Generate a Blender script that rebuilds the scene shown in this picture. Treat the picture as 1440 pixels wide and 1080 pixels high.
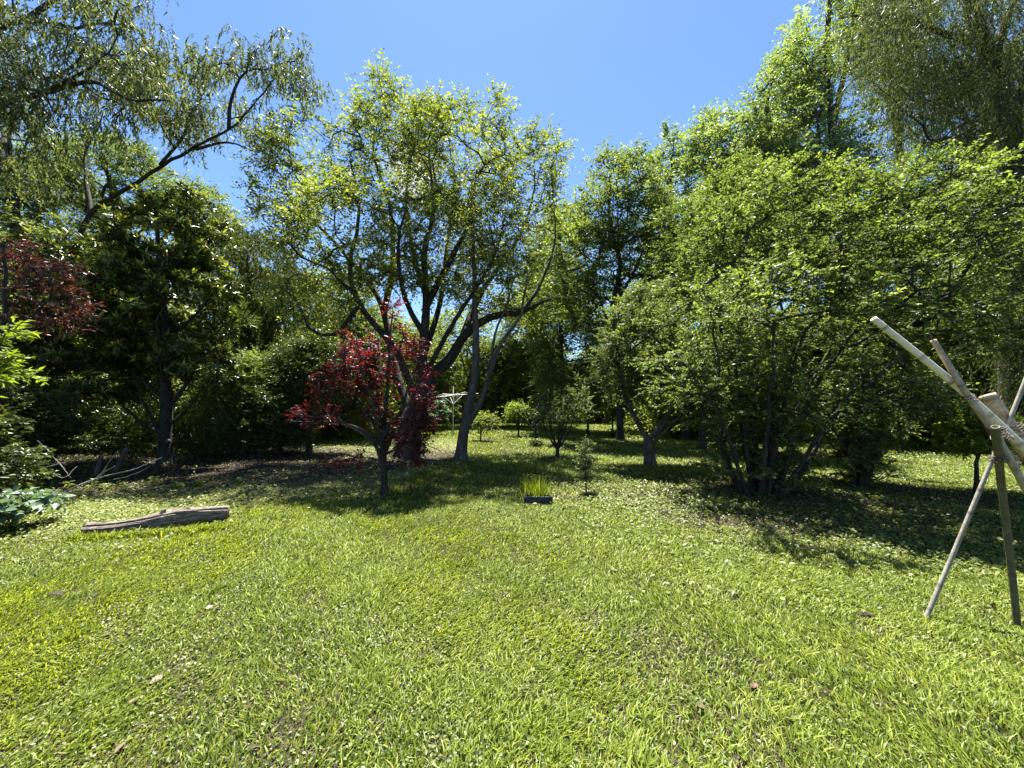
import bpy, math, numpy as np
from mathutils import Vector
R = math.radians
for o in list(bpy.data.objects): bpy.data.objects.remove(o)
scene = bpy.context.scene
COL = scene.collection

# ------------------------------------------------------------------ camera
F, PX, PY, EYE = 570.0, 720.0, 540.0, 1.6
PITCH = math.atan((572 - 540) / F)
cam = bpy.data.cameras.new("camera"); cam.sensor_width = 36; cam.lens = 36 * F / 1440
cam.clip_start = 0.05; cam.clip_end = 2000
camo = bpy.data.objects.new("camera", cam); COL.objects.link(camo)
camo.location = (0, 0, EYE); camo.rotation_euler = (R(90) + PITCH, 0, 0)
scene.camera = camo

# ------------------------------------------------------------------ light
SUN_EL, SUN_AZ = R(70), R(-7)          # high, ahead of the camera and a little left
w = bpy.data.worlds.new("World"); scene.world = w; w.use_nodes = True
nt = w.node_tree; nt.nodes.clear()
sky = nt.nodes.new("ShaderNodeTexSky"); sky.sky_type = 'NISHITA'; sky.sun_disc = False
sky.sun_elevation = SUN_EL; sky.sun_rotation = SUN_AZ; sky.altitude = 300; sky.air_density = 1.0
sky.dust_density = 0.3; sky.ozone_density = 1.6
bg = nt.nodes.new("ShaderNodeBackground"); bg.inputs[1].default_value = 0.05
wo = nt.nodes.new("ShaderNodeOutputWorld")
tint = nt.nodes.new("ShaderNodeVectorMath"); tint.operation = 'MULTIPLY'; tint.inputs[1].default_value = (.74, .89, 1.04)
nt.links.new(sky.outputs[0], tint.inputs[0]); # one small white cloud low in the sky ahead, seen through the middle tree
tcw = nt.nodes.new("ShaderNodeTexCoord"); dt = nt.nodes.new("ShaderNodeVectorMath"); dt.operation = 'DISTANCE'; dt.inputs[1].default_value = (-.214, .840, .498)
nzw = nt.nodes.new("ShaderNodeTexNoise"); nzw.inputs['Scale'].default_value = 14; nzw.inputs['Detail'].default_value = 7
nt.links.new(tcw.outputs['Generated'], dt.inputs[0]); nt.links.new(tcw.outputs['Generated'], nzw.inputs[0])
cm = nt.nodes.new("ShaderNodeMath"); cm.operation = 'MULTIPLY_ADD'; cm.inputs[1].default_value = -9.0; nt.links.new(dt.outputs['Value'], cm.inputs[0]); nt.links.new(nzw.outputs[0], cm.inputs[2])
cr = nt.nodes.new("ShaderNodeMapRange"); cr.inputs[1].default_value = -.08; cr.inputs[2].default_value = .28; nt.links.new(cm.outputs[0], cr.inputs[0])
cmx = nt.nodes.new("ShaderNodeMix"); cmx.data_type = 'RGBA'; cmx.inputs[7].default_value = (4.6, 4.6, 4.7, 1)
nt.links.new(cr.outputs[0], cmx.inputs[0]); nt.links.new(tint.outputs[0], cmx.inputs[6]); nt.links.new(cmx.outputs[2], bg.inputs[0]); nt.links.new(bg.outputs[0], wo.inputs[0])
sl = bpy.data.lights.new("sun", 'SUN'); sl.energy = 5.0; sl.angle = R(0.5); sl.color = (1.0, 0.96, 0.88)
so = bpy.data.objects.new("sun", sl); COL.objects.link(so)
sv = Vector((math.sin(SUN_AZ) * math.cos(SUN_EL), math.cos(SUN_AZ) * math.cos(SUN_EL), math.sin(SUN_EL)))
so.rotation_euler = (-sv).to_track_quat('-Z', 'Y').to_euler(); so.location = (0, 0, 40)
scene.view_settings.view_transform = 'Standard'; scene.view_settings.look = 'None'
scene.view_settings.gamma = 1; scene.view_settings.exposure = 2.2
scene.cycles.max_bounces = 4; scene.cycles.diffuse_bounces = 1; scene.cycles.glossy_bounces = 2
scene.cycles.transmission_bounces = 2; scene.cycles.caustics_reflective = False; scene.cycles.caustics_refractive = False

# ------------------------------------------------------------------ geometry of the view (used to survey the place)
cp, sp = math.cos(PITCH), math.sin(PITCH)
def ray(px, py):
    x, y, z = (px - PX) / F, 1.0, -(py - PY) / F
    return np.array([x, y * cp - z * sp, y * sp + z * cp])
def P(px, py, Y):
    d = ray(px, py); return d * (Y / d[1]) + np.array([0, 0, EYE])
def gz(x, y):                           # gentle swell of the ground
    x = np.asarray(x, float); y = np.asarray(y, float)
    return (0.035 * np.sin(x * .7 + 1.3) * np.sin(y * .55) + 0.02 * np.sin(x * 1.9 + y * 1.3)) * np.clip((y - 1) / 5, 0.2, 1)
def G(px, py):
    d = ray(px, py); t = -EYE / d[2]; x, y = d[0] * t, d[1] * t
    return np.array([x, y, float(gz(x, y))])
nrm = lambda v: v / np.maximum(np.linalg.norm(v, axis=-1, keepdims=True), 1e-9)
Z = np.array([0, 0, 1.0])

def noise3(p, seed, freq):              # cheap smooth noise, about -1..1
    r = np.random.default_rng(seed); s = 0
    for k in range(5):
        d = nrm(r.normal(size=p.shape[-1])) * freq * (0.7 + 0.5 * k)
        s = s + np.sin(p @ d + r.uniform(0, 6.28)) / (1 + .35 * k)
    return s / 2.4

# ------------------------------------------------------------------ objects
def tag(o, label=None, cat=None, group=None, kind=None):
    if label: o['label'] = label
    if cat: o['category'] = cat
    if group: o['group'] = group
    if kind: o['kind'] = kind
    return o
def thing(name, loc, label, cat, group=None):
    o = bpy.data.objects.new(name, None); COL.objects.link(o); o.location = loc
    o.empty_display_size = .2
    return tag(o, label, cat, group)
def make_mesh(name, V, polys, mats, parent=None, attr=None, smooth=False, mi=None, origin=None):
    """polys: list of int arrays (n,k)"""
    V = np.asarray(V, np.float32)
    if origin is not None: V = V - np.asarray(origin, np.float32)
    me = bpy.data.meshes.new(name)
    me.vertices.add(len(V)); me.vertices.foreach_set('co', V.ravel())
    tot = sum(p.size for p in polys); n = sum(len(p) for p in polys)
    me.loops.add(tot); me.polygons.add(n)
    me.loops.foreach_set('vertex_index', np.concatenate([p.ravel() for p in polys]).astype(np.int32))
    sizes = np.concatenate([np.full(len(p), p.shape[1]) for p in polys])
    st = np.concatenate([[0], np.cumsum(sizes)[:-1]]).astype(np.int32)
    me.polygons.foreach_set('loop_start', st)
    if smooth: me.polygons.foreach_set('use_smooth', np.ones(n, bool))
    for m in mats: me.materials.append(m)
    if mi is not None: me.polygons.foreach_set('material_index', np.asarray(mi, np.int32))
    if attr is not None:
        for k, a in attr.items():
            at = me.attributes.new(k, 'FLOAT', 'POINT'); at.data.foreach_set('value', np.asarray(a, np.float32))
    me.update(calc_edges=True)
    o = bpy.data.objects.new(name, me); COL.objects.link(o)
    if parent is not None: o.parent = parent
    elif origin is not None: o.location = origin
    return o

# ------------------------------------------------------------------ materials
def mat(name):
    m = bpy.data.materials.new(name); m.use_nodes = True; m.node_tree.nodes.clear()
    return m, m.node_tree.nodes, m.node_tree.links
def ramp(N, cols, pos=None):
    r = N.new("ShaderNodeValToRGB"); e = r.color_ramp.elements
    pos = pos or [i / (len(cols) - 1) for i in range(len(cols))]
    while len(e) < len(cols): e.new(.5)
    for i, c in enumerate(cols): e[i].position = pos[i]; e[i].color = (*c, 1)
    return r
def leaf_mat(name, cols, trans=.4, gloss=.5, rough=.42, tcol=(1.4, 1.42, .6)):
    m, N, Lk = mat(name)
    a = N.new("ShaderNodeAttribute"); a.attribute_name = 'tone'
    r = ramp(N, cols); Lk.new(a.outputs['Fac'], r.inputs[0])
    d = N.new("ShaderNodeBsdfDiffuse"); t = N.new("ShaderNodeBsdfTranslucent")
    mu = N.new("ShaderNodeVectorMath"); mu.operation = 'MULTIPLY'; mu.inputs[1].default_value = tcol
    Lk.new(r.outputs[0], d.inputs[0]); Lk.new(r.outputs[0], mu.inputs[0]); Lk.new(mu.outputs[0], t.inputs[0])
    mx = N.new("ShaderNodeMixShader"); mx.inputs[0].default_value = trans
    Lk.new(d.outputs[0], mx.inputs[1]); Lk.new(t.outputs[0], mx.inputs[2])
    g = N.new("ShaderNodeBsdfGlossy"); g.inputs['Roughness'].default_value = rough; g.inputs[0].default_value = (gloss, gloss, gloss, 1)
    lw = N.new("ShaderNodeLayerWeight"); lw.inputs[0].default_value = .5
    pw = N.new("ShaderNodeMath"); pw.operation = 'POWER'; pw.inputs[1].default_value = 4; Lk.new(lw.outputs['Facing'], pw.inputs[0])
    ma = N.new("ShaderNodeMath"); ma.operation = 'MULTIPLY_ADD'; ma.inputs[1].default_value = .28; ma.inputs[2].default_value = .03; Lk.new(pw.outputs[0], ma.inputs[0])
    m2 = N.new("ShaderNodeMixShader"); Lk.new(ma.outputs[0], m2.inputs[0])
    Lk.new(mx.outputs[0], m2.inputs[1]); Lk.new(g.outputs[0], m2.inputs[2])
    o = N.new("ShaderNodeOutputMaterial"); Lk.new(m2.outputs[0], o.inputs[0])
    return m
def rough_mat(name, cols, scale=8, stretch=(1, 1, 1), bump=.4, rough=.85, dist=.02, detail=6, coords='Object', spec=.3):
    m, N, Lk = mat(name)
    tc = N.new("ShaderNodeTexCoord"); mp = N.new("ShaderNodeMapping"); mp.inputs['Scale'].default_value = stretch
    Lk.new(tc.outputs[coords], mp.inputs[0])
    n = N.new("ShaderNodeTexNoise"); n.inputs['Scale'].default_value = scale; n.inputs['Detail'].default_value = detail
    n.inputs['Roughness'].default_value = .65
    Lk.new(mp.outputs[0], n.inputs[0])
    r = ramp(N, cols, [.3 + .4 * i / (len(cols) - 1) for i in range(len(cols))]); Lk.new(n.outputs[0], r.inputs[0])
    b = N.new("ShaderNodeBsdfPrincipled"); b.inputs['Roughness'].default_value = rough
    b.inputs['Specular IOR Level'].default_value = spec
    Lk.new(r.outputs[0], b.inputs[0])
    bp = N.new("ShaderNodeBump"); bp.inputs['Strength'].default_value = bump; bp.inputs['Distance'].default_value = dist
    Lk.new(n.outputs[0], bp.inputs['Height']); Lk.new(bp.outputs[0], b.inputs['Normal'])
    if 'bark' in name:
        l = N.new("ShaderNodeTexNoise"); l.inputs['Scale'].default_value = 2.6; l.inputs['Detail'].default_value = 8; l.inputs['Roughness'].default_value = .7; Lk.new(tc.outputs[coords], l.inputs[0])
        mr = N.new("ShaderNodeMapRange"); mr.inputs[1].default_value = .54; mr.inputs[2].default_value = .66; mr.inputs[4].default_value = .65; Lk.new(l.outputs[0], mr.inputs[0])
        mx = N.new("ShaderNodeMix"); mx.data_type = 'RGBA'; mx.inputs[7].default_value = (.15, .15, .11, 1) if 'pale' in name else (.085, .09, .06, 1)
        Lk.new(mr.outputs[0], mx.inputs[0]); Lk.new(r.outputs[0], mx.inputs[6]); Lk.new(mx.outputs[2], b.inputs[0])
    o = N.new("ShaderNodeOutputMaterial"); Lk.new(b.outputs[0], o.inputs[0])
    return m
M = {}
M['bright'] = leaf_mat('yellow_green_leaf', [(.075, .105, .022), (.165, .205, .038), (.31, .34, .075)], .45)
M['mid'] = leaf_mat('mid_green_leaf', [(.05, .076, .022), (.115, .155, .042), (.24, .285, .09)], 0.48)
M['plumgreen'] = leaf_mat('dull_green_leaf', [(.045, .074, .020), (.115, .162, .040), (.26, .31, .095)], 0.46, gloss=.45)
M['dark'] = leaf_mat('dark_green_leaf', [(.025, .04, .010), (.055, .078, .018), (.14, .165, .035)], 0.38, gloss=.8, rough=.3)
M['loquat'] = leaf_mat('leathery_leaf', [(.022, .034, .010), (.05, .07, .018), (.27, .3, .06)], .28, gloss=.9, rough=.28)
M['euc'] = leaf_mat('grey_green_leaf', [(.07, .085, .042), (.14, .168, .07), (.27, .30, .11)], .42, gloss=.45)
M['willow'] = leaf_mat('fine_willow_leaf', [(.048, .064, .024), (.10, .128, .042), (.18, .205, .072)], .42, gloss=.3)
M['poplar'] = leaf_mat('poplar_leaf', [(.07, .105, .036), (.165, .22, .075), (.31, .37, .14)], 0.48, gloss=.7)
M['red'] = leaf_mat('wine_red_leaf', [(.019, .005, .007), (.052, .009, .013), (.18, .022, .028)], .42, gloss=.7, tcol=(1.8, .5, .5))
M['rust'] = leaf_mat('rusty_leaf', [(.05, .024, .018), (.11, .05, .036), (.22, .12, .09)], .35, gloss=.9, tcol=(1.5, .7, .5))
M['blue'] = leaf_mat('bluish_leaf', [(.05, .09, .055), (.09, .15, .09), (.16, .22, .14)], .3, gloss=.8)
M['lime'] = leaf_mat('lime_leaf', [(.06, .10, .014), (.15, .21, .022), (.3, .36, .04)], .5)
M['grass'] = leaf_mat('grass_blade', [(.042, .074, .009), (.165, .218, .023), (.38, .43, .075)], .47, gloss=.28, rough=.4, tcol=(1.35, 1.3, .5))
M['cover'] = leaf_mat('weed_leaf', [(.07, .10, .022), (.145, .19, .04), (.25, .28, .09)], .4, gloss=.6)
M['straw'] = leaf_mat('straw_blade', [(.12, .13, .05), (.2, .21, .09), (.3, .29, .15)], .35, gloss=.5, tcol=(1.2, 1.1, .6))
M['litter'] = leaf_mat('dead_leaf', [(.03, .02, .012), (.08, .055, .034), (.19, .14, .09)], .12, gloss=.6, tcol=(1.2, .9, .6))
M['bark'] = rough_mat('dark_bark', [(.012, .010, .008), (.032, .026, .02), (.065, .055, .045)], 14, (1, 1, .3), .8, .9, .03)
M['palebark'] = rough_mat('pale_bark', [(.03, .026, .02), (.07, .06, .05), (.13, .115, .095)], 9, (1, 1, .4), .6, .85, .02)
M['log'] = rough_mat('weathered_wood', [(.022, .017, .013), (.15, .12, .095), (.40, .35, .29)], 5, (2.2, 16, 16), 1.0, .9, .025, detail=9)
M['logend'] = rough_mat('cut_end_wood', [(.07, .05, .035), (.16, .12, .085), (.22, .17, .12)], 30, (1, 1, 1), .5)
M['stick'] = rough_mat('bleached_stick', [(.16, .14, .11), (.3, .27, .22), (.42, .38, .32)], 20, (1, 1, 1), .3)
M['post'] = rough_mat('old_post_wood', [(.05, .045, .04), (.10, .09, .075), (.16, .14, .12)], 12, (3, 3, .4), .6)
M['block'] = rough_mat('dark_concrete', [(.012, .012, .012), (.03, .03, .028), (.10, .10, .09)], 22, (1, 1, 1), .5)
M['soil'] = rough_mat('soil', [(.015, .01, .007), (.04, .028, .018), (.07, .05, .035)], 30, (1, 1, 1), .8)
M['metal'] = rough_mat('galvanised_tube', [(.45, .46, .46), (.6, .6, .6), (.7, .7, .7)], 30, (1, 1, 1), .05, .4)
M['black'] = rough_mat('black_plastic', [(.008, .008, .009), (.015, .015, .016), (.03, .03, .03)], 20, (1, 1, 1), .1, .5)
M['wire'] = rough_mat('tie_wire', [(.03, .025, .02), (.07, .05, .04), (.1, .08, .06)], 60, (1, 1, 1), .1, .5)
M['terracotta'] = rough_mat('brown_clay', [(.06, .03, .02), (.11, .055, .035), (.16, .085, .055)], 20, (1, 1, 1), .3)
def bamboo_mat(name, cols):
    m = rough_mat(name, cols, 6, (6, 6, 6), .15, .5, .005, spec=.45)
    N, Lk = m.node_tree.nodes, m.node_tree.links
    b = [x for x in N if x.type == 'BSDF_PRINCIPLED'][0]; r = [x for x in N if x.type == 'VALTORGB'][0]
    a = N.new("ShaderNodeAttribute"); a.attribute_name = 'ring'
    mx = N.new("ShaderNodeMix"); mx.data_type = 'RGBA'; mx.inputs[7].default_value = (.07, .045, .025, 1)
    Lk.new(a.outputs['Fac'], mx.inputs[0]); Lk.new(r.outputs[0], mx.inputs[6]); Lk.new(mx.outputs[2], b.inputs[0])
    return m
M['bam_pale'] = bamboo_mat('cream_bamboo', [(.62, .54, .36), (.72, .64, .46), (.80, .74, .58)])
M['bam_tan'] = bamboo_mat('tan_bamboo', [(.21, .155, .085), (.33, .255, .15), (.46, .37, .23)])
M['bam_grey'] = bamboo_mat('grey_bamboo', [(.15, .135, .10), (.24, .22, .17), (.33, .31, .25)])
M['bam_green'] = bamboo_mat('olive_bamboo', [(.05, .05, .022), (.09, .085, .04), (.14, .125, .07)])

# ------------------------------------------------------------------ where the lawn, weeds and bare litter lie
def lerp_line(x, pts):
    xs, ys = zip(*pts); return np.interp(x, xs, ys)
def zones(x, y):
    """lawn 0..1, litter 0..1 at each ground point"""
    x = np.asarray(x, float); y = np.asarray(y, float); p = np.stack([x, y], -1)
    n = noise3(p, 5, 1.6); n2 = noise3(p, 9, .55)
    edge = lerp_line(x, [(-12, 4.2), (-6.1, 4.9), (-5.2, 5.6), (-4.2, 6.2), (-3.3, 7.4), (-2.4, 8.4), (-1.2, 30), (0, 60)])
    bed = 1 / (1 + np.exp(-((y - edge) * 2.0 + n * .8))) * (1 / (1 + np.exp(-(19 - y) * .8)))            # 1 inside the left bed
    lit_edge = lerp_line(x, [(-12, 6.3), (-8, 6.9), (-5, 7.9), (-4, 8.7), (-3, 9.7), (-1.8, 12), (-.9, 60)])
    far = lerp_line(x, [(-30, 40), (-6, 15.5), (-2, 15), (0, 14)])
    lit = 1 / (1 + np.exp(-((y - lit_edge) * 2.5 + n * .9))) * (1 / (1 + np.exp(-(far - y) * 1.5)))
    # worn ground under the right-hand trees, enlarged so dark soil colour deepens their shade
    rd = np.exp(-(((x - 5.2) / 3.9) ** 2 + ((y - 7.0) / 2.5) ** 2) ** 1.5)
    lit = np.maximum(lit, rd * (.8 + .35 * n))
    worn = (np.exp(-(((x - .95 + .2 * (y - 2.6)) / .4) ** 2 + ((y - 2.6) / .8) ** 2)) * .55 + np.exp(-(((x - 1.6) / .5) ** 2 + ((y - 3.9) / .6) ** 2)) * .4) * (.75 + .6 * n)
    worn = worn + np.clip(n * n2 - .35, 0, 1) * .8
    lawn = (1 - bed * .75) * (1 - lit) * (1 - worn)
    return np.clip(lawn, 0, 1), np.clip(lit, 0, 1), bed

# ground sheet
gx = np.linspace(-1, 1, 361); gx = np.sign(gx) * (np.abs(gx) * 14 + np.abs(gx) ** 6 * 500)
gy = np.linspace(0, 1, 341); gy = -30 + gy * 0 + np.where(gy < .1, gy * 300, 0) + np.where(gy >= .1, 30 + (gy - .1) * 28 + ((gy - .1) / .9) ** 5 * 700, 0)
XX, YY = np.meshgrid(gx, gy); ZZ = gz(XX, YY) * (np.abs(XX) < 60) * (YY < 60)
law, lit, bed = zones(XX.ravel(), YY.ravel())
nx, ny = len(gx), len(gy); idx = np.arange(nx * ny).reshape(ny, nx)
quads = np.stack([idx[:-1, :-1], idx[:-1, 1:], idx[1:, 1:], idx[1:, :-1]], -1).reshape(-1, 4)
m, N, Lk = mat('earth_and_turf')
tc = N.new("ShaderNodeTexCoord")
def noise(scale, detail=6, rough=.6):
    n = N.new("ShaderNodeTexNoise"); n.inputs['Scale'].default_value = scale; n.inputs['Detail'].default_value = detail
    n.inputs['Roughness'].default_value = rough; Lk.new(tc.outputs['Object'], n.inputs[0]); return n
n1, n2, n3 = noise(1.3), noise(26, 4, .7), noise(90, 3, .7)
turf = ramp(N, [(.008, .007, .004), (.026, .024, .011), (.07, .07, .03)], [.32, .5, .68]); Lk.new(n3.outputs[0], turf.inputs[0])
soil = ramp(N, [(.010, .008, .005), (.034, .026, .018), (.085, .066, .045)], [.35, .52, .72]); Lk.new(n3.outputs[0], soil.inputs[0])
weed = ramp(N, [(.06, .065, .025), (.13, .14, .05), (.22, .2, .11)], [.35, .5, .65]); Lk.new(n3.outputs[0], weed.inputs[0])
al = N.new("ShaderNodeAttribute"); al.attribute_name = 'litter'; ab = N.new("ShaderNodeAttribute"); ab.attribute_name = 'bed'
mxa = N.new("ShaderNodeMix"); mxa.data_type = 'RGBA'; Lk.new(ab.outputs['Fac'], mxa.inputs[0]); Lk.new(turf.outputs[0], mxa.inputs[6]); Lk.new(weed.outputs[0], mxa.inputs[7])
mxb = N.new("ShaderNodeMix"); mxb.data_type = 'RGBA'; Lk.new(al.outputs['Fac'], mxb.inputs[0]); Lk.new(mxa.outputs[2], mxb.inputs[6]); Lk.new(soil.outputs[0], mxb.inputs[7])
b = N.new("ShaderNodeBsdfPrincipled"); b.inputs['Roughness'].default_value = .95; b.inputs['Specular IOR Level'].default_value = .15; Lk.new(mxb.outputs[2], b.inputs[0])
bp = N.new("ShaderNodeBump"); bp.inputs['Strength'].default_value = .8; bp.inputs['Distance'].default_value = .03
Lk.new(n2.outputs[0], bp.inputs['Height']); Lk.new(bp.outputs[0], b.inputs['Normal'])
o = N.new("ShaderNodeOutputMaterial"); Lk.new(b.outputs[0], o.inputs[0])
M['ground'] = m
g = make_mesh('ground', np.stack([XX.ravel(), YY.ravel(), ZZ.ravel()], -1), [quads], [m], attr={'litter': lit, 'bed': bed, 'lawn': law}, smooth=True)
tag(g, kind='structure')

# ------------------------------------------------------------------ blades and leaves
def leaf_geo(base, d, up, L, W, fold=.18, droop=.12):
    side = nrm(np.cross(d, up)); n = np.cross(side, d)
    L = L[:, None]; W = W[:, None]
    mid = base + d * L * .45
    tip = base + d * L - n * droop * L
    l = mid + side * W * .5 + n * W * fold; r = mid - side * W * .5 + n * W * fold
    V = np.stack([base, l, tip, r], 1).reshape(-1, 3)
    k = np.arange(len(base))[:, None] * 4
    T = np.concatenate([k + np.array([0, 2, 1]), k + np.array([0, 3, 2])], 0)
    return V, T
def leaves_obj(name, base, d, up, L, W, tone, material, parent, origin, fold=.18, droop=.12):
    V, T = leaf_geo(base, d, up, L, W, fold, droop)
    return make_mesh(name, V, [T], [material], parent, {'tone': np.repeat(np.clip(tone, 0, 1), 4)}, origin=origin)
def blades(rng, x, y, h, wd, lean, tone, curve=.5, z0=None, ang=None):
    n = len(x); a = rng.uniform(0, 6.28, n) if ang is None else ang
    b = np.stack([x, y, gz(x, y) - .005 if z0 is None else z0], -1)
    dr = np.stack([np.cos(a), np.sin(a), 0 * a], -1)
    t1 = lean[:, None]
    m = b + Z * (h * .55)[:, None] + dr * (h * .45)[:, None] * t1
    tip = b + Z * (h * (1 - curve * lean * .6))[:, None] + dr * (h * 1.25)[:, None] * t1
    a2 = a + np.pi / 2 + rng.normal(0, .5, n)
    s = np.stack([np.cos(a2), np.sin(a2), 0 * a], -1) * (wd * .5)[:, None]
    V = np.stack([b - s * .7, b + s * .7, m + s, m - s, tip], 1).reshape(-1, 3)
    k = np.arange(n)[:, None] * 5
    return V, k + np.array([0, 1, 2, 3]), k + np.array([3, 2, 4]), np.repeat(np.clip(tone, 0, 1), 5)

def grass():
    rng = np.random.default_rng(1)
    Vs, Q, T, A, off = [], [], [], [], 0
    bands = [(1.0, 2.6, 9000, .052, .0070), (2.6, 4.2, 6800, .050, .0080), (4.2, 7, 3700, .052, .0098), (7, 12, 950, .06, .016),
             (12, 20, 330, .07, .026), (20, 44, 100, .10, .06)]
    for y0, y1, den, hh, ww in bands:
        wmax = 1.45 * y1 + 2.4
        n = int(den * (y1 - y0) * 2 * wmax)
        x = rng.uniform(-wmax, wmax, n); y = rng.uniform(y0, y1, n)
        k = np.abs(x) < 1.45 * y + 2.4; x, y = x[k], y[k]
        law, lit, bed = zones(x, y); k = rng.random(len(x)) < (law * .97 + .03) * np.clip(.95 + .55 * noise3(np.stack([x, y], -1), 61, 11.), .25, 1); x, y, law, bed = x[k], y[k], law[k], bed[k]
        p = np.stack([x, y], -1); n1 = noise3(p, 21, 1.1); n2 = noise3(p, 22, 4.5); n3 = noise3(p, 23, 14)
        m = len(x)
        h = hh * (.75 + .25 * n1 + .25 * n3 + rng.uniform(-.3, .45, m)); h = np.clip(h, .3 * hh, 2.2 * hh)
        # a few taller tufts
        tuft = np.clip(noise3(p, 31, 5.3) - .72, 0, 1) * 1.6; h *= 1 + tuft
        h *= (1 - .25 * bed) * (.55 + .45 * law)
        wd = ww * rng.uniform(.6, 1.3, m)
        lean = rng.uniform(.15, 1.15, m)
        tone = .46 + .07 * n1 + .09 * n2 + rng.normal(0, .27, m) + .15 * bed - .15 * tuft
        ang = .9 + .7 * noise3(p, 63, .8) + 1.5 * noise3(p, 64, 3.2) + rng.normal(0, .9, m)
        V, q, t, a = blades(rng, x, y, h, wd, lean, tone, ang=ang)
        Vs.append(V); Q.append(q + off); T.append(t + off); A.append(a); off += len(V)
    o = make_mesh('grass', np.concatenate(Vs), [np.concatenate(Q), np.concatenate(T)], [M['grass']], attr={'tone': np.concatenate(A)})
    tag(o, 'bright green mown lawn grass covering the clearing', 'grass', kind='stuff')
    # dry blades mixed in
    x = rng.uniform(-8, 8, 90000); y = rng.uniform(1.2, 9, 90000); k = np.abs(x) < 1.45 * y + 1; x, y = x[k], y[k]
    p = np.stack([x, y], -1); _, _, bed = zones(x, y)
    worn = np.exp(-(((x - .95) / .7) ** 2 + ((y - 2.9) / 1.) ** 2)); k = rng.random(len(x)) < .10 + .35 * bed + .5 * worn + .25 * np.clip(noise3(p, 41, 1.5), 0, 1)
    x, y = x[k], y[k]; m = len(x)
    V, q, t, a = blades(rng, x, y, rng.uniform(.02, .05, m), rng.uniform(.003, .006, m) * (1 + y * .15), rng.uniform(.7, 1.3, m), rng.uniform(0, 1, m))
    o = make_mesh('dry_grass', V, [q, t], [M['straw']], attr={'tone': a})
    tag(o, 'straw coloured dry blades lying among the lawn grass', 'grass', kind='stuff')
grass()
def log_grass():
    r = np.random.default_rng(14); a, b = G(100, 760), G(318, 742); n = 1500; f = r.random(n)
    x = a[0] + (b[0] - a[0]) * f + r.normal(0, .03, n); y = a[1] + (b[1] - a[1]) * f - .02 + r.normal(0, .05, n)
    V, q, t, c = blades(r, x, y, r.uniform(.04, .13, n), r.uniform(.007, .014, n), r.uniform(.1, .9, n), r.normal(.5, .25, n))
    tag(make_mesh('tall_grass', V, [q, t], [M['grass']], attr={'tone': c}), 'longer unmown grass along the front of the fallen log', 'grass', kind='stuff')
log_grass()

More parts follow.
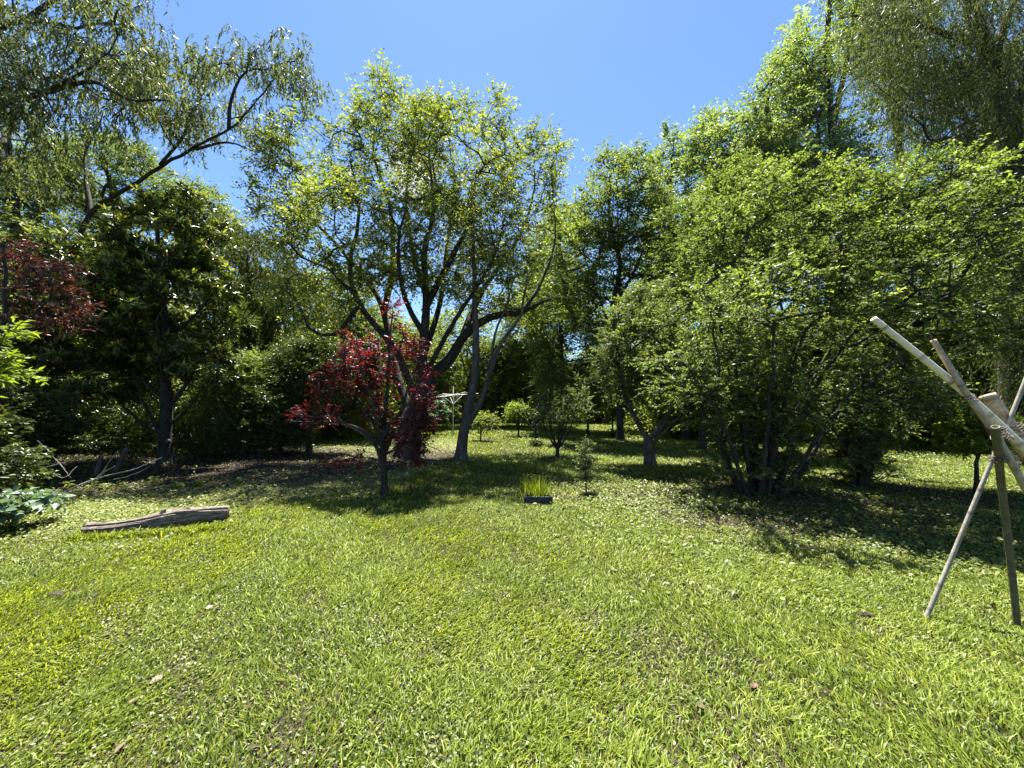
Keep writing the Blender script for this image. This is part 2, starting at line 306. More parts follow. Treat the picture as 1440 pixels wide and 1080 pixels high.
def ground_cover():
    rng = np.random.default_rng(2)
    # small-leaved weeds in the left bed and at lawn edges, and clover-like patches right
    n = 420000
    y = rng.uniform(3.2, 24, n) ; x = rng.uniform(-1.4, 1.4, n) * (y + 1)
    law, lit, bed = zones(x, y); p = np.stack([x, y], -1); nz = noise3(p, 51, 1.3)
    right = 1 / (1 + np.exp(-(x - 1.2) * 2)) * 1 / (1 + np.exp(-(y - 3.6) * 2))
    prob = np.clip(bed * (1 - lit) * (.55 + .4 * nz) + right * (.22 + .35 * nz) + lit * (.10 + .14 * nz), 0, 1)
    prob = prob * np.clip(9 / y, .3, 1)
    k = rng.random(n) < prob; x, y = x[k], y[k]; m = len(x)
    s = rng.uniform(.022, .05, m) * (1 + y * .05)
    z = gz(x, y) + rng.uniform(.01, .055, m)
    a = rng.uniform(0, 6.28, m); d = nrm(np.stack([np.cos(a), np.sin(a), rng.uniform(-.2, .7, m)], -1))
    up = nrm(Z + rng.normal(0, .35, (m, 3)))
    V, T = leaf_geo(np.stack([x, y, z], -1), d, up, s, s * rng.uniform(.45, .8, m))
    o = make_mesh('ground_cover', V, [T], [M['cover']], attr={'tone': np.repeat(np.clip(.5 + .25 * noise3(np.stack([x, y], -1), 55, .9) + rng.normal(0, .2, m), 0, 1), 4)})
    tag(o, 'low broad-leaved weeds creeping over the ground around the lawn', 'weeds', kind='stuff')
    # tiny clover leaves and matted thatch between the blades of the near lawn
    n = 190000; y = rng.uniform(1.2, 7, n); x = rng.uniform(-1.4, 1.4, n) * (y + 1); p = np.stack([x, y], -1)
    k = rng.random(n) < np.clip(.35 + .5 * noise3(p, 57, 2.2), .08, 1) * np.clip(4 / y, .4, 1); x, y = x[k], y[k]; m = len(x)
    a = rng.uniform(0, 6.28, m); s = rng.uniform(.012, .026, m)
    V, T = leaf_geo(np.stack([x, y, gz(x, y) + rng.uniform(.004, .025, m)], -1), nrm(np.stack([np.cos(a), np.sin(a), rng.uniform(-.1, .6, m)], -1)), nrm(Z + rng.normal(0, .4, (m, 3))), s, s * rng.uniform(.5, .9, m))
    tag(make_mesh('clover', V, [T], [M['cover']], attr={'tone': np.repeat(rng.uniform(0, .8, m), 4)}), 'tiny clover leaves growing low between the lawn grass', 'clover', kind='stuff')
    n = 130000; y = rng.uniform(1.2, 6, n); x = rng.uniform(-1.4, 1.4, n) * (y + 1); k = rng.random(n) < np.clip(3.4 / y, .3, 1); x, y = x[k], y[k]; m = len(x)
    a = rng.uniform(0, 6.28, m); s = rng.uniform(.02, .06, m)
    V, T = leaf_geo(np.stack([x, y, gz(x, y) + rng.uniform(.002, .012, m)], -1), nrm(np.stack([np.cos(a), np.sin(a), rng.uniform(-.05, .12, m)], -1)), nrm(Z + rng.normal(0, .3, (m, 3))), s, rng.uniform(.002, .0045, m))
    tag(make_mesh('thatch', V, [T], [M['litter']], attr={'tone': np.repeat(rng.random(m), 4)}), 'brown thatch of dead stems matted under the lawn grass', 'thatch', kind='stuff')
    # leaf litter
    n = 170000
    y = rng.uniform(1.5, 20, n); x = rng.uniform(-1.4, 1.4, n) * (y + 1)
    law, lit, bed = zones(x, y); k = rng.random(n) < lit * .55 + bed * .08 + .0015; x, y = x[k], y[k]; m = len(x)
    s = rng.uniform(.03, .085, m); a = rng.uniform(0, 6.28, m); d = nrm(np.stack([np.cos(a), np.sin(a), rng.uniform(-.2, .35, m)], -1))
    V, T = leaf_geo(np.stack([x, y, gz(x, y) + rng.uniform(.005, .03, m)], -1), d, nrm(Z + rng.normal(0, .5, (m, 3))), s, s * rng.uniform(.3, .5, m), .3, .3)
    o = make_mesh('leaf_litter', V, [T], [M['litter']], attr={'tone': np.repeat(rng.random(m), 4)})
    tag(o, 'brown fallen leaves scattered on bare soil under the trees', 'leaf litter', kind='stuff')
ground_cover()

# ------------------------------------------------------------------ branches
def catmull(pts, step=.25):
    pts = np.asarray(pts, float)
    if len(pts) == 2: q = np.stack([pts[0], *pts, pts[1]])
    else: q = np.vstack([2 * pts[0] - pts[1], pts, 2 * pts[-1] - pts[-2]])
    out, par = [], []
    for i in range(1, len(q) - 2):
        n = max(2, int(np.linalg.norm(q[i + 1, :3] - q[i, :3]) / step))
        t = np.linspace(0, 1, n, endpoint=False)[:, None]
        p0, p1, p2, p3 = q[i - 1], q[i], q[i + 1], q[i + 2]
        out.append(.5 * ((2 * p1) + (-p0 + p2) * t + (2 * p0 - 5 * p1 + 4 * p2 - p3) * t ** 2 + (-p0 + 3 * p1 - 3 * p2 + p3) * t ** 3))
    out.append(q[-2][None]); return np.vstack(out)
class Tubes:
    def __init__(s): s.V = []; s.Q = []; s.n = 0
    def add(s, pts, rad, k=6, wob=0., rng=None):
        pts = np.asarray(pts, float); rad = np.asarray(rad, float); n = len(pts)
        t = nrm(np.gradient(pts, axis=0)); ref = np.array([.31, .95, .05]) if abs(t[0][2]) > .7 else Z
        u = nrm(np.cross(t, ref)); v = np.cross(t, u)
        a = np.linspace(0, 2 * np.pi, k, endpoint=False)
        rr = rad[:, None] * np.ones(k)
        if wob: rr = rr * (1 + wob * np.sin(a * 3 + pts[:, 2:3] * 1.3) + wob * .7 * np.sin(a * 5 - pts[:, 2:3] * 2.1 + 1))
        V = pts[:, None] + (u[:, None] * np.cos(a)[:, None] + v[:, None] * np.sin(a)[:, None]) * rr[..., None]
        i = np.arange(n * k).reshape(n, k) + s.n
        j = np.roll(i, -1, 1)
        s.V.append(V.reshape(-1, 3)); s.Q.append(np.stack([i[:-1], j[:-1], j[1:], i[1:]], -1).reshape(-1, 4)); s.n += n * k
        # closed tip
        c = np.append(i[-1], []).astype(int)
        s.V.append(pts[-1:] + t[-1:] * rad[-1] * .5); ti = s.n; s.n += 1
        s.Q.append(np.stack([i[-1], j[-1], np.full(k, ti), np.full(k, ti)], -1))
    def obj(s, name, material, parent, origin, smooth=True):
        Q = np.vstack(s.Q); tri = Q[:, 2] == Q[:, 3]
        polys = [Q[~tri]] + ([Q[tri][:, :3]] if tri.any() else [])
        return make_mesh(name, np.vstack(s.V), polys, [material], parent, smooth=smooth, origin=origin)

def skeleton(rng, limbs, clumps, tubes, rtip=.008, zmin=.5, wander=.12, maxr=.12, k=5):
    """limbs: list of (pts Nx3, r0, r1). clumps joined greedily to the nearest wood, thickness from what each carries"""
    pos, path, fixed, par = [], [], [], []
    for pts, r0, r1 in limbs:
        c = catmull(pts); n = len(c)
        c[1:-1] += rng.normal(0, .02, (n - 2, 3)) * np.linspace(0, 1, n - 2)[:, None]
        rr = r1 + (r0 - r1) * (1 - np.linspace(0, 1, n)) ** .9
        if pts[0][2] < .6:                                   # root flare
            rr = rr * (1 + .45 * np.exp(-np.linspace(0, n * .25, n) / .22))
        tubes.add(c, rr, 10 if r0 > .06 else 7, .05 if r0 > .08 else 0)
        pos.append(c); path.append(np.linspace(0, 1, n) * n * .25 + c[0][2]); fixed.append(rr)
    LP = np.vstack(pos); nl = len(LP); PA = np.concatenate(path); FR = np.concatenate(fixed)
    cap = nl + len(clumps) * 7 + 10
    N = np.zeros((cap, 3)); N[:nl] = LP; D = np.zeros(cap); D[:nl] = PA; parent = np.full(cap, -1); chain = np.full(cap, -1)
    c = nl; ok0 = N[:nl, 2] > zmin
    dist0 = np.array([np.min(np.linalg.norm(LP[ok0] - q, axis=1)) if ok0.any() else 0 for q in clumps])
    chains = []
    for ci in np.argsort(dist0):
        q = clumps[ci]; dd = np.linalg.norm(N[:c] - q, axis=1)
        cost = dd + .12 * D[:c] + .6 * np.maximum(0, N[:c, 2] - q[2] + .1); cost[:nl][~ok0] += 50
        i = int(np.argmin(cost)); a = N[i]; L = dd[i]
        if L < .05: chains.append((i, [], ci)); continue
        n = int(np.clip(L / .3, 2, 6)); t = np.linspace(0, 1, n + 1)[1:, None]
        lift = np.array([0, 0, 1]) * L * rng.uniform(.0, .22) + rng.normal(0, wander, 3) * L * .6
        m = (a + q) / 2 + lift
        pts = (1 - t) ** 2 * a + 2 * t * (1 - t) * m + t ** 2 * q
        pts[:-1] += rng.normal(0, .03, (n - 1, 3)) * min(1, L)
        ids = list(range(c, c + n)); N[c:c + n] = pts
        D[c:c + n] = D[i] + np.linspace(0, 1, n + 1)[1:] * L
        parent[c] = i; parent[c + 1:c + n] = ids[:-1]; chains.append((i, ids, ci)); c += n
    load = np.zeros(c)
    for i, ids, ci in chains:
        load[ids[-1] if ids else i] += 1
    for j in range(c - 1, nl - 1, -1): load[parent[j]] += load[j]
    rad = np.minimum(rtip * np.maximum(load, .6) ** .48, maxr); rad[:nl] = FR
    outd = np.zeros((len(clumps), 3))
    for i, ids, ci in chains:
        if not ids: outd[ci] = Z; continue
        pts = np.vstack([N[i][None], N[ids]]); rr = np.concatenate([[min(rad[i], rad[ids[0]] * 1.15)], rad[ids]]); rr[-1] *= .6
        tubes.add(pts, rr, k if rr[0] > .02 else 4); outd[ci] = nrm(pts[-1] - pts[-2])
    return outd

def sample_clumps(rng, ells, n, gap=-.15, shell=.55, seed=0, freq=.9, zfloor=.3, inset=0.):
    """points through ellipsoids ((centre, radii)), denser toward the outside, with gaps"""
    ells = [(c, np.maximum(r - inset, r * .45)) for c, r in ells]
    vol = np.array([np.prod(r) ** .8 for c, r in ells]); cnt = np.maximum(3, (vol / vol.sum() * n * 2.2)).astype(int)
    out = []
    for (c, r), m in zip(ells, cnt):
        d = nrm(rng.normal(size=(m, 3))); s = rng.random(m) ** (1 / 3.) * (1 - shell) + shell * rng.uniform(.72, 1.03, m)
        s = s * (1 + .2 * noise3(d * 2.4, seed + 7, 1.9))
        out.append(np.asarray(c) + d * s[:, None] * np.asarray(r))
    q = np.vstack(out); q = q[q[:, 2] > zfloor]
    q = q[noise3(q, seed + 3, freq * 2.4) > gap]
    rng.shuffle(q)
    keep = []; md = (np.sum([4.2 * np.prod(r) for _, r in ells]) / n) ** (1 / 3.) * .5
    for p in q:
        if len(keep) == 0 or np.min(np.sum((np.array(keep) - p) ** 2, 1)) > md * md: keep.append(p)
        if len(keep) >= n: break
    return np.array(keep)

DENS = 1.6
def foliage(rng, C, D, T, K, Rc, L, W, mode='spray', flat=.55, hang=.0, new=.2, sparse=0., tubes=None, twig=.004, upn=.85, strand=1.0):
    """C clump centres, D outward directions, T twigs each, K leaves per twig"""
    T = int(round(T * DENS)); n = len(C); ct = rng.normal(0, .13, n) + .12 * noise3(C, 77, .8)
    Cx = np.repeat(C, T, 0); Dx = np.repeat(D, T, 0); m = n * T; ctx = np.repeat(ct, T)
    rd = rng.normal(size=(m, 3)) * np.array([1, 1, flat]); rd = nrm(rd)
    if mode == 'hang':
        st = Cx + rd * np.array([1, 1, .5]) * Rc * rng.uniform(.1, 1, (m, 1))
        ln = strand * rng.uniform(.45, 1.2, m)
        out = nrm(rd * np.array([1, 1, .0]) + Dx * .4 + 1e-6)
        s = np.linspace(.02, 1, K)[None, :, None] + rng.uniform(-.3, .3, (m, K, 1)) / K
        s = np.clip(s, 0, 1)
        pts = st[:, None] + out[:, None] * (ln * .32)[:, None, None] * np.sqrt(s) - Z * ln[:, None, None] * (s ** 1.4)
        base = pts.reshape(-1, 3)
        ld = nrm(-Z * 1.3 + np.repeat(out, K, 0) * .25 + rng.normal(0, .6, (m * K, 3)))
        up = nrm(rng.normal(size=(m * K, 3)) + Z * .2)
        sw = s.reshape(-1)
        if tubes is not None:
            for i in range(0, m, 2):
                q = st[i] + out[i] * ln[i] * .32 * np.sqrt(np.array([0, .35, .8]))[:, None] - Z * ln[i] * (np.array([0, .35, .8]) ** 1.4)[:, None]
                tubes.add(q, [twig, twig * .8, twig * .4], 3)
    elif mode == 'rosette':
        st = Cx + rd * Rc * rng.uniform(.2, 1, (m, 1))
        ax = nrm(rd * .7 + Z * .9 + Dx * .2)
        u = nrm(np.cross(ax, rng.normal(size=(m, 3)))); v = np.cross(ax, u)
        a = np.arange(K) * 2.4 + rng.uniform(0, 6.28, (m, 1)); e = np.linspace(.45, 1.75, K)[None] + rng.normal(0, .15, (m, K))
        ld = ax[:, None] * np.cos(e)[..., None] + (u[:, None] * np.cos(a)[..., None] + v[:, None] * np.sin(a)[..., None]) * np.sin(e)[..., None]
        ld = nrm(ld.reshape(-1, 3)); base = np.repeat(st, K, 0) + ld * .02; up = nrm(np.repeat(ax, K, 0) + Z * .4 + rng.normal(0, .15, (m * K, 3)))
        sw = 1 - np.tile(np.linspace(0, 1, K), m) * 1.2
        sw = sw * np.repeat(rng.random(m) < .45, K) * 1.6
        if tubes is not None:
            for i in range(m): tubes.add(np.stack([Cx[i], (Cx[i] + st[i]) / 2 - Z * .03, st[i]]), [twig * 1.8, twig * 1.3, twig], 3)
    else:
        tw = nrm(rd + Dx * .45 + Z * .12); ln = Rc * rng.uniform(.55, 1.25, m)
        s = (np.arange(K) + .6)[None, :] / K + rng.uniform(-.3, .3, (m, K)) / K; s = s * .95 + .08
        sag = -Z * (hang + .12)
        pts = Cx[:, None] + tw[:, None] * (ln[:, None] * s)[..., None] + sag * (ln[:, None] * s ** 2)[..., None]
        base = pts.reshape(-1, 3)
        sd = nrm(np.cross(tw, Z + rng.normal(0, .25, (m, 3)))); sg = np.where(np.arange(K) % 2 == 0, 1, -1)[None, :, None]
        ld = tw[:, None] * .55 + sd[:, None] * sg * .8 - Z * (.12 + hang) + rng.normal(0, .25, (m, K, 3))
        ld = nrm(ld.reshape(-1, 3)); up = nrm(Z + rng.normal(0, upn, (m * K, 3))); sw = s.reshape(-1)
        if tubes is not None:
            for i in range(m):
                ss = np.array([0, .5, 1.])[:, None]
                tubes.add(Cx[i] + tw[i] * ln[i] * ss + sag * ln[i] * ss ** 2, [twig * 1.6, twig * 1.1, twig * .5], 3)
    nn = len(base); sz = rng.uniform(.5, 1.3, nn); LL = L * sz; WW = W * sz * rng.uniform(.75, 1.2, nn)
    tone = .38 + np.repeat(ctx, K) + rng.normal(0, .14, nn) + new * np.clip(sw, 0, 1.6) ** 2
    if sparse:
        k = rng.random(nn) > sparse; base, ld, up, LL, WW, tone = base[k], ld[k], up[k], LL[k], WW[k], tone[k]
    return base, ld, up, LL, WW, tone

def E(px, py, Y, rx, ry, rd):           # ellipsoid surveyed from its outline at distance Y
    c = P(px, py, Y); s = Y / F
    return (c, np.array([rx * s, rd, ry * s]))
NLEAF = [0]
def tree(seed, name, label, base, limbs, ells, n, T, K, Rc, L, W, leaf, bark='bark', cat='tree', group=None, gap=-.15, shell=.55,
         freq=.9, zmin=.6, twigs=False, rtip=.008, maxr=.12, zfloor=.3, wander=.12, extra=None, **fk):
    rng = np.random.default_rng(seed); base = np.asarray(base, float)
    t = thing(name, base, label, cat, group)
    cl = sample_clumps(rng, ells, n, gap, shell, seed, freq, zfloor, Rc * .4)
    tb = Tubes()
    D = skeleton(rng, limbs, cl, tb, rtip, zmin, wander, maxr)
    cen = np.mean([e[0] for e in ells], 0); D = nrm(D + .6 * nrm(cl - cen))
    if extra is not None: cl = np.vstack([cl, extra]); D = np.vstack([D, nrm(rng.normal(size=extra.shape))])
    g = foliage(rng, cl, D, T, K, Rc, L, W, tubes=tb if twigs else None, **fk)
    tb.obj('trunk', M[bark], t, base)
    leaves_obj('crown', *g, M[leaf], t, base)
    NLEAF[0] += len(g[0])
    return t, cl
def stem(rng, base, r, h, lean=(0, 0), k=4, bend=.15):
    """a roughly upright trunk polyline"""
    base = np.asarray(base, float); pts = [base]
    for i in range(1, k + 1):
        f = i / k; pts.append(base + np.array([lean[0] * f + rng.normal(0, bend) * f, lean[1] * f + rng.normal(0, bend) * f, h * f]))
    pts[0] = base - Z * .05
    return (np.array(pts), r, r * .35)
def PL(*a): return np.array([P(*q) for q in a])
rg = np.random.default_rng(99)

# ================================================================== the trees
# --- large spreading tree in the middle
bt = G(572, 641); Y0 = bt[1]
limbs = [(np.vstack([bt - Z * .05, PL((578, 600, Y0), (590, 560, Y0), (604, 526, Y0))]), .42, .28),
         (PL((604, 530, Y0), (632, 506, Y0), (655, 470, Y0 - .3), (690, 446, Y0 - .5), (735, 438, Y0 - .8), (775, 420, Y0 - 1.2)), .21, .04),
         (PL((632, 506, Y0), (648, 480, Y0), (664, 440, Y0 + .6), (684, 400, Y0 + 1), (720, 350, Y0 + 1.4), (748, 285, Y0 + 1.6), (752, 215, Y0 + 1.8)), .13, .015),
         (PL((592, 560, Y0), (594, 500, Y0 - .2), (600, 430, Y0 - .3), (596, 360, Y0 - .5), (610, 290, Y0 - .6), (600, 200, Y0 - .6)), .18, .015),
         (PL((600, 430, Y0 - .3), (625, 380, Y0 - .8), (660, 310, Y0 - 1.2), (672, 230, Y0 - 1.3)), .12, .015),
         (PL((588, 570, Y0), (560, 500, Y0 - .5), (532, 462, Y0 - .8), (506, 428, Y0 - 1), (492, 380, Y0 - 1.3), (505, 300, Y0 - 1.6), (492, 215, Y0 - 1.8)), .13, .012),
         (PL((580, 590, Y0), (556, 520, Y0 + .5), (540, 440, Y0 + 1.), (520, 400, Y0 + 1.2), (470, 340, Y0 + 1.2), (430, 300, Y0 + 1), (392, 250, Y0 + .8)), .15, .015),
         (PL((540, 440, Y0 + 1.), (552, 370, Y0 + 1.1), (548, 290, Y0 + 1.1), (525, 210, Y0 + 1), (540, 150, Y0 + 1)), .12, .012),
         (PL((506, 428, Y0 - 1), (470, 470, Y0 - 1.2), (435, 462, Y0 - 1.6), (418, 425, Y0 - 2), (400, 400, Y0 - 2.2)), .08, .015),
         (PL((596, 500, Y0), (618, 430, Y0 + .8), (628, 350, Y0 + 1.2), (640, 270, Y0 + 1.5), (628, 180, Y0 + 1.5)), .11, .012),
         (PL((600, 420, Y0 - .3), (580, 350, Y0 + .3), (572, 270, Y0 + .5), (585, 180, Y0 + .6)), .09, .01),
         (PL((735, 438, Y0 - .8), (760, 400, Y0 - .6), (780, 340, Y0 - .4), (778, 280, Y0)), .06, .01),
         (PL((590, 540, Y0), (640, 450, Y0 - 1.2), (690, 370, Y0 - 1.8), (715, 290, Y0 - 2)), .10, .012),
         (PL((596, 470, Y0 - .2), (570, 420, Y0 - 1.1), (560, 350, Y0 - 1.9), (575, 270, Y0 - 2.4)), .10, .012)]
ells = [E(565, 200, 13, 95, 75, 3), E(450, 235, 12.6, 95, 75, 3), E(640, 235, 13, 110, 85, 3.2), E(745, 270, 14, 55, 100, 2.4), E(545, 152, 13, 50, 38, 1.6),
        E(500, 340, 12, 120, 80, 3.2), E(410, 300, 13, 55, 70, 2), E(700, 400, 13.2, 100, 65, 3), E(610, 350, 12.5, 120, 80, 3.2), E(440, 420, 12, 70, 50, 2)]
tree(11, 'spreading_tree', 'large airy yellow-green tree with a thick forked trunk and many dark limbs in the middle', bt, limbs, ells, 600, 7, 12, .72, .10, .054,
     'bright', gap=-.32, shell=.45, freq=.75, zmin=2.2, twigs=True, rtip=.0085, maxr=.09, new=.32, wander=.18, flat=.8, hang=.1)
# --- slim leaning two-stemmed tree beside it
b2 = G(648, 647); Y = b2[1]
tree(12, 'slim_tree', 'slim dark leaning tree with two crossing stems right of the thick central trunk', b2,
     [(np.vstack([b2 - Z * .05, PL((652, 610, Y), (662, 560, Y), (669, 510, Y), (668, 440, Y), (666, 360, Y - .2), (662, 280, Y - .4))]), .17, .02),
      (PL((654, 604, Y), (676, 565, Y - .1), (690, 520, Y - .2), (707, 480, Y - .3), (733, 440, Y - .4), (742, 380, Y - .5)), .10, .015),
      (PL((690, 520, Y - .2), (696, 470, Y - .1), (715, 420, Y), (730, 360, Y + .2)), .05, .01)],
     [E(668, 310, Y - .3, 50, 80, 1.3), E(720, 350, Y, 45, 90, 1.4)], 70, 6, 9, .45, .085, .045, 'bright', bark='palebark', gap=-.2, zmin=3.2, twigs=True, new=.3, sparse=.2)

# --- red-leaved plum on the lawn
b3 = G(541, 697); Y = b3[1]
pl = [(np.vstack([b3 - Z * .05, PL((540, 660, Y), (539, 625, Y), (541, 590, Y), (545, 540, Y), (548, 480, Y), (552, 440, Y))]), .06, .010)]
for k, (a, b_, c_, dy) in enumerate([((538, 650), (520, 615), (460, 585), -.2), ((540, 640), (560, 590), (585, 520), .3), ((539, 620), (510, 570), (470, 510), .4),
                                ((541, 600), (515, 540), (500, 470), -.3), ((542, 610), (570, 570), (600, 560), -.5), ((540, 630), (500, 600), (430, 585), .5),
                                ((540, 640), (530, 590), (560, 540), .9), ((540, 640), (530, 600), (520, 560), -.9)]):
    pl.append((PL((*a, Y), (*b_, Y + dy * .5), (*c_, Y + dy)), .04, .01))
ells = [E(545, 560, Y, 36, 75, .6), E(470, 582, Y, 62, 24, .5), E(450, 590, Y - .2, 38, 16, .4), E(508, 505, Y, 38, 38, .5), E(588, 550, Y, 26, 60, .5), E(550, 450, Y, 15, 34, .3), E(586, 605, Y, 26, 50, .45), E(560, 615, Y, 22, 30, .4),
        E(462, 535, Y, 30, 26, .4), E(520, 560, Y, 40, 40, .5), E(490, 645, Y, 38, 16, .4), E(478, 472, Y, 12, 18, .3), E(572, 490, Y, 24, 28, .4)]
tree(13, 'red_plum_tree', 'small wine-red leaved plum tree standing on the lawn in front of the central tree', b3, pl, ells, 200, 4, 11, .27, .062, .03, 'red',
     gap=-.1, shell=.5, freq=2.2, zmin=.55, twigs=True, rtip=.005, maxr=.035, new=.42, flat=.9)
# --- rusty red tree at the left edge
Y = 7.6; b4 = np.array([*P(-6, 600, Y)[:2], 0.])
tree(14, 'red_plum_tree', 'rusty purple-leaved tree at the left edge under the tall gums', b4,
     [(np.vstack([b4 - Z * .05, PL((2, 500, Y), (8, 430, Y), (5, 340, Y))]), .08, .02), (PL((2, 500, Y), (50, 440, Y), (100, 390, Y + .2)), .04, .01)],
     [E(0, 345, Y, 60, 60, .8), E(45, 385, Y, 65, 32, .6), E(-80, 380, Y, 90, 90, 1), E(95, 425, Y + .3, 50, 24, .5), E(60, 455, Y + .2, 60, 24, .5)],
     170, 5, 12, .32, .07, .034, 'rust', gap=-.12, freq=1.6, zmin=1.2, twigs=True, rtip=.005, new=.25)
# --- dark large-leaved tree on the left
b5 = G(233, 652); Y = b5[1]
lim = [(np.vstack([b5 - Z * .05, PL((232, 610, Y), (234, 560, Y), (232, 480, Y), (228, 400, Y), (222, 330, Y), (218, 280, Y))]), .17, .03)]
for a, c_, dy in [((232, 612), (165, 560), .2), ((232, 618), (190, 535), -.5), ((233, 600), (285, 545), .2), ((233, 580), (300, 470), -.3), ((232, 560), (140, 470), .2),
              ((230, 500), (120, 400), .6), ((230, 480), (310, 400), .4), ((228, 420), (150, 340), -.5), ((228, 400), (280, 320), -.3), ((232, 540), (220, 450), -1.6), ((232, 540), (240, 450), 1.6)]:
    lim.append((PL((*a, Y), ((a[0] + c_[0]) / 2, (a[1] + c_[1]) / 2 + 8, Y + dy * .5), (*c_, Y + dy)), .06, .02))
ells = [E(205, 330, Y, 95, 75, 1.9), E(230, 440, Y, 108, 85, 2.3), E(110, 400, Y, 70, 75, 1.6), E(140, 480, Y, 95, 70, 2), E(275, 510, Y, 65, 50, 1.5), E(120, 540, Y + .3, 90, 45, 1.6)]
t5, _ = tree(15, 'large_leaved_tree', 'dense dark tree with long leathery leaves in rosettes at the left of the clearing', b5, lim, ells, 330, 6, 13, .42, .21, .058, 'loquat',
     mode='rosette', gap=-.35, shell=.6, zmin=1.2, twigs=True, new=.55, maxr=.06)
tb = Tubes(); q = P(235, 622, Y - .12); tb.add([q, q + np.array([.10, -.10, .03]), q + np.array([.17, -.17, .05])], [.07, .065, .06], 9); so_ = tb.obj('cut_stub', M['palebark'], t5, b5); tag(so_, 'pale sawn stub low on the trunk')
# --- tall gum leaning from the left, drooping foliage
Yg = 12.5; bg_ = np.array([*P(30, 600, Yg)[:2], 0.])
lim = [(np.vstack([bg_ - Z * .05, PL((60, 480, Yg), (95, 380, Yg), (128, 300, Yg), (185, 262, Yg - .2), (240, 225, Yg - .4), (275, 205, Yg - .6), (325, 180, Yg - .8), (370, 130, Yg - 1), (402, 95, Yg - 1.1))]), .12, .012),
       (PL((225, 232, Yg - .4), (258, 190, Yg), (285, 130, Yg + .3), (300, 80, Yg + .5)), .05, .010),
       (PL((275, 210, Yg - .6), (320, 200, Yg - .2), (360, 215, Yg)), .05, .012), (PL((322, 182, Yg - .8), (325, 140, Yg - 1), (345, 100, Yg - 1.2), (358, 70, Yg - 1.2)), .06, .012),
       (PL((128, 300, Yg), (120, 220, Yg + .5), (150, 150, Yg + .8)), .07, .012)]
ells = [E(380, 62, 11.5, 60, 42, 1.4), E(428, 95, 11.4, 42, 50, 1), E(230, 120, 12, 70, 50, 1.5), E(345, 110, 11.5, 45, 45, 1.4), E(290, 130, 12, 60, 50, 1.6), E(255, 170, 12, 50, 40, 1.5), E(360, 170, 11.8, 55, 28, 1), E(200, 120, 12.5, 60, 45, 1.5)]
tree(16, 'gum_tree', 'pale gum tree leaning right above the dark tree with drooping grey-green sprays', bg_, lim, ells, 190, 6, 11, .5, .15, .036, 'euc', bark='bark', mode='hang',
     gap=-.05, freq=1.1, zmin=3.5, twigs=True, strand=.5, new=.15)
# --- tall gum whose branches enter from the upper left
Yg = 10.5; bg2 = np.array([-15.2, Yg, 0.])
lim = [(np.vstack([bg2 - Z * .05, [[-15.0, Yg, 3], [-14.6, Yg, 6], [-14.3, Yg - .2, 8.5], [-14.2, Yg - .3, 11.5], [-13.5, Yg - .5, 15]]]), .33, .08),
       (np.vstack([[[-14.3, Yg - .2, 8.5]], PL((-20, 160, Yg - .6), (60, 130, Yg - 1), (130, 115, Yg - 1.2), (180, 138, Yg - 1.4), (240, 142, Yg - 1.5))]), .09, .015),
       (np.vstack([[[-14.2, Yg - .3, 10]], PL((-10, 50, Yg - .6), (35, 30, Yg - 1), (120, 38, Yg - 1), (175, 20, Yg - 1))]), .08, .015),
       (PL((60, 130, Yg - 1), (120, 100, Yg - 1.4), (150, 75, Yg - 1.6), (165, 50, Yg - 1.6)), .05, .012),
       (PL((35, 30, Yg - 1), (90, -10, Yg - .6), (180, -60, Yg)), .07, .015)]
ells = [E(190, 60, 9.4, 50, 60, 1.3), E(110, 150, 9.5, 90, 50, 1.5), E(60, 20, 9.5, 110, 60, 1.8), E(170, 15, 9.5, 65, 45, 1.5), E(130, 90, 9.3, 90, 45, 1.6), E(200, 120, 9.2, 48, 40, 1.1), E(20, 110, 9.6, 90, 70, 1.8), E(-80, 60, 10, 120, 160, 2), E(10, 200, 10, 75, 70, 1.6), E(70, -90, 10, 160, 60, 2)]
tree(17, 'gum_tree', 'tall gum reaching in from the upper left corner with hanging grey leaves', bg2, lim, ells, 420, 6, 10, .5, .14, .034, 'euc', mode='hang',
     gap=-.22, freq=.9, zmin=6, twigs=True, strand=.45, new=.05)

# --- big multi-stemmed bushy tree on the right
b6 = G(1072, 692); Y = b6[1]
lim = []
r6 = np.random.default_rng(6)
for k in range(15):
    a = k * 2.4; ra = .12 + .035 * k; s = b6 + np.array([math.cos(a) * ra * .8, math.sin(a) * ra * .6, -.05])
    e = b6 + np.array([math.cos(a) * (.5 + .17 * k), math.sin(a) * (.4 + .14 * k), 2.6 + r6.uniform(-.3, .9)]); e[0] += .3
    m_ = (s + e) / 2 + np.array([math.cos(a) * -.1, 0, .25]); lim.append((np.stack([s, (s * .6 + m_ * .4), m_, e]), .055 - .0015 * k, .02))
ells = [E(1170, 400, 7.9, 235, 130, 2.6), E(1380, 440, 6.9, 90, 60, 1.3), E(1010, 430, 8, 85, 120, 1.7), E(1090, 320, 8.2, 135, 80, 2), E(1340, 370, 7.8, 95, 85, 1.9), E(1020, 525, 7.6, 120, 65, 1.6), E(1160, 550, 7.4, 160, 60, 1.8),
        E(1240, 300, 8.4, 120, 60, 1.8), E(1290, 470, 7.2, 110, 60, 1.5), E(1430, 400, 8, 70, 80, 1.5), E(1100, 420, 5.9, 130, 65, .9), E(1260, 420, 5.6, 130, 60, .9)]
low = b6 + np.stack([r6.normal(0, .42, 100), r6.normal(0, .36, 100), r6.uniform(.2, 2.1, 100)], -1)
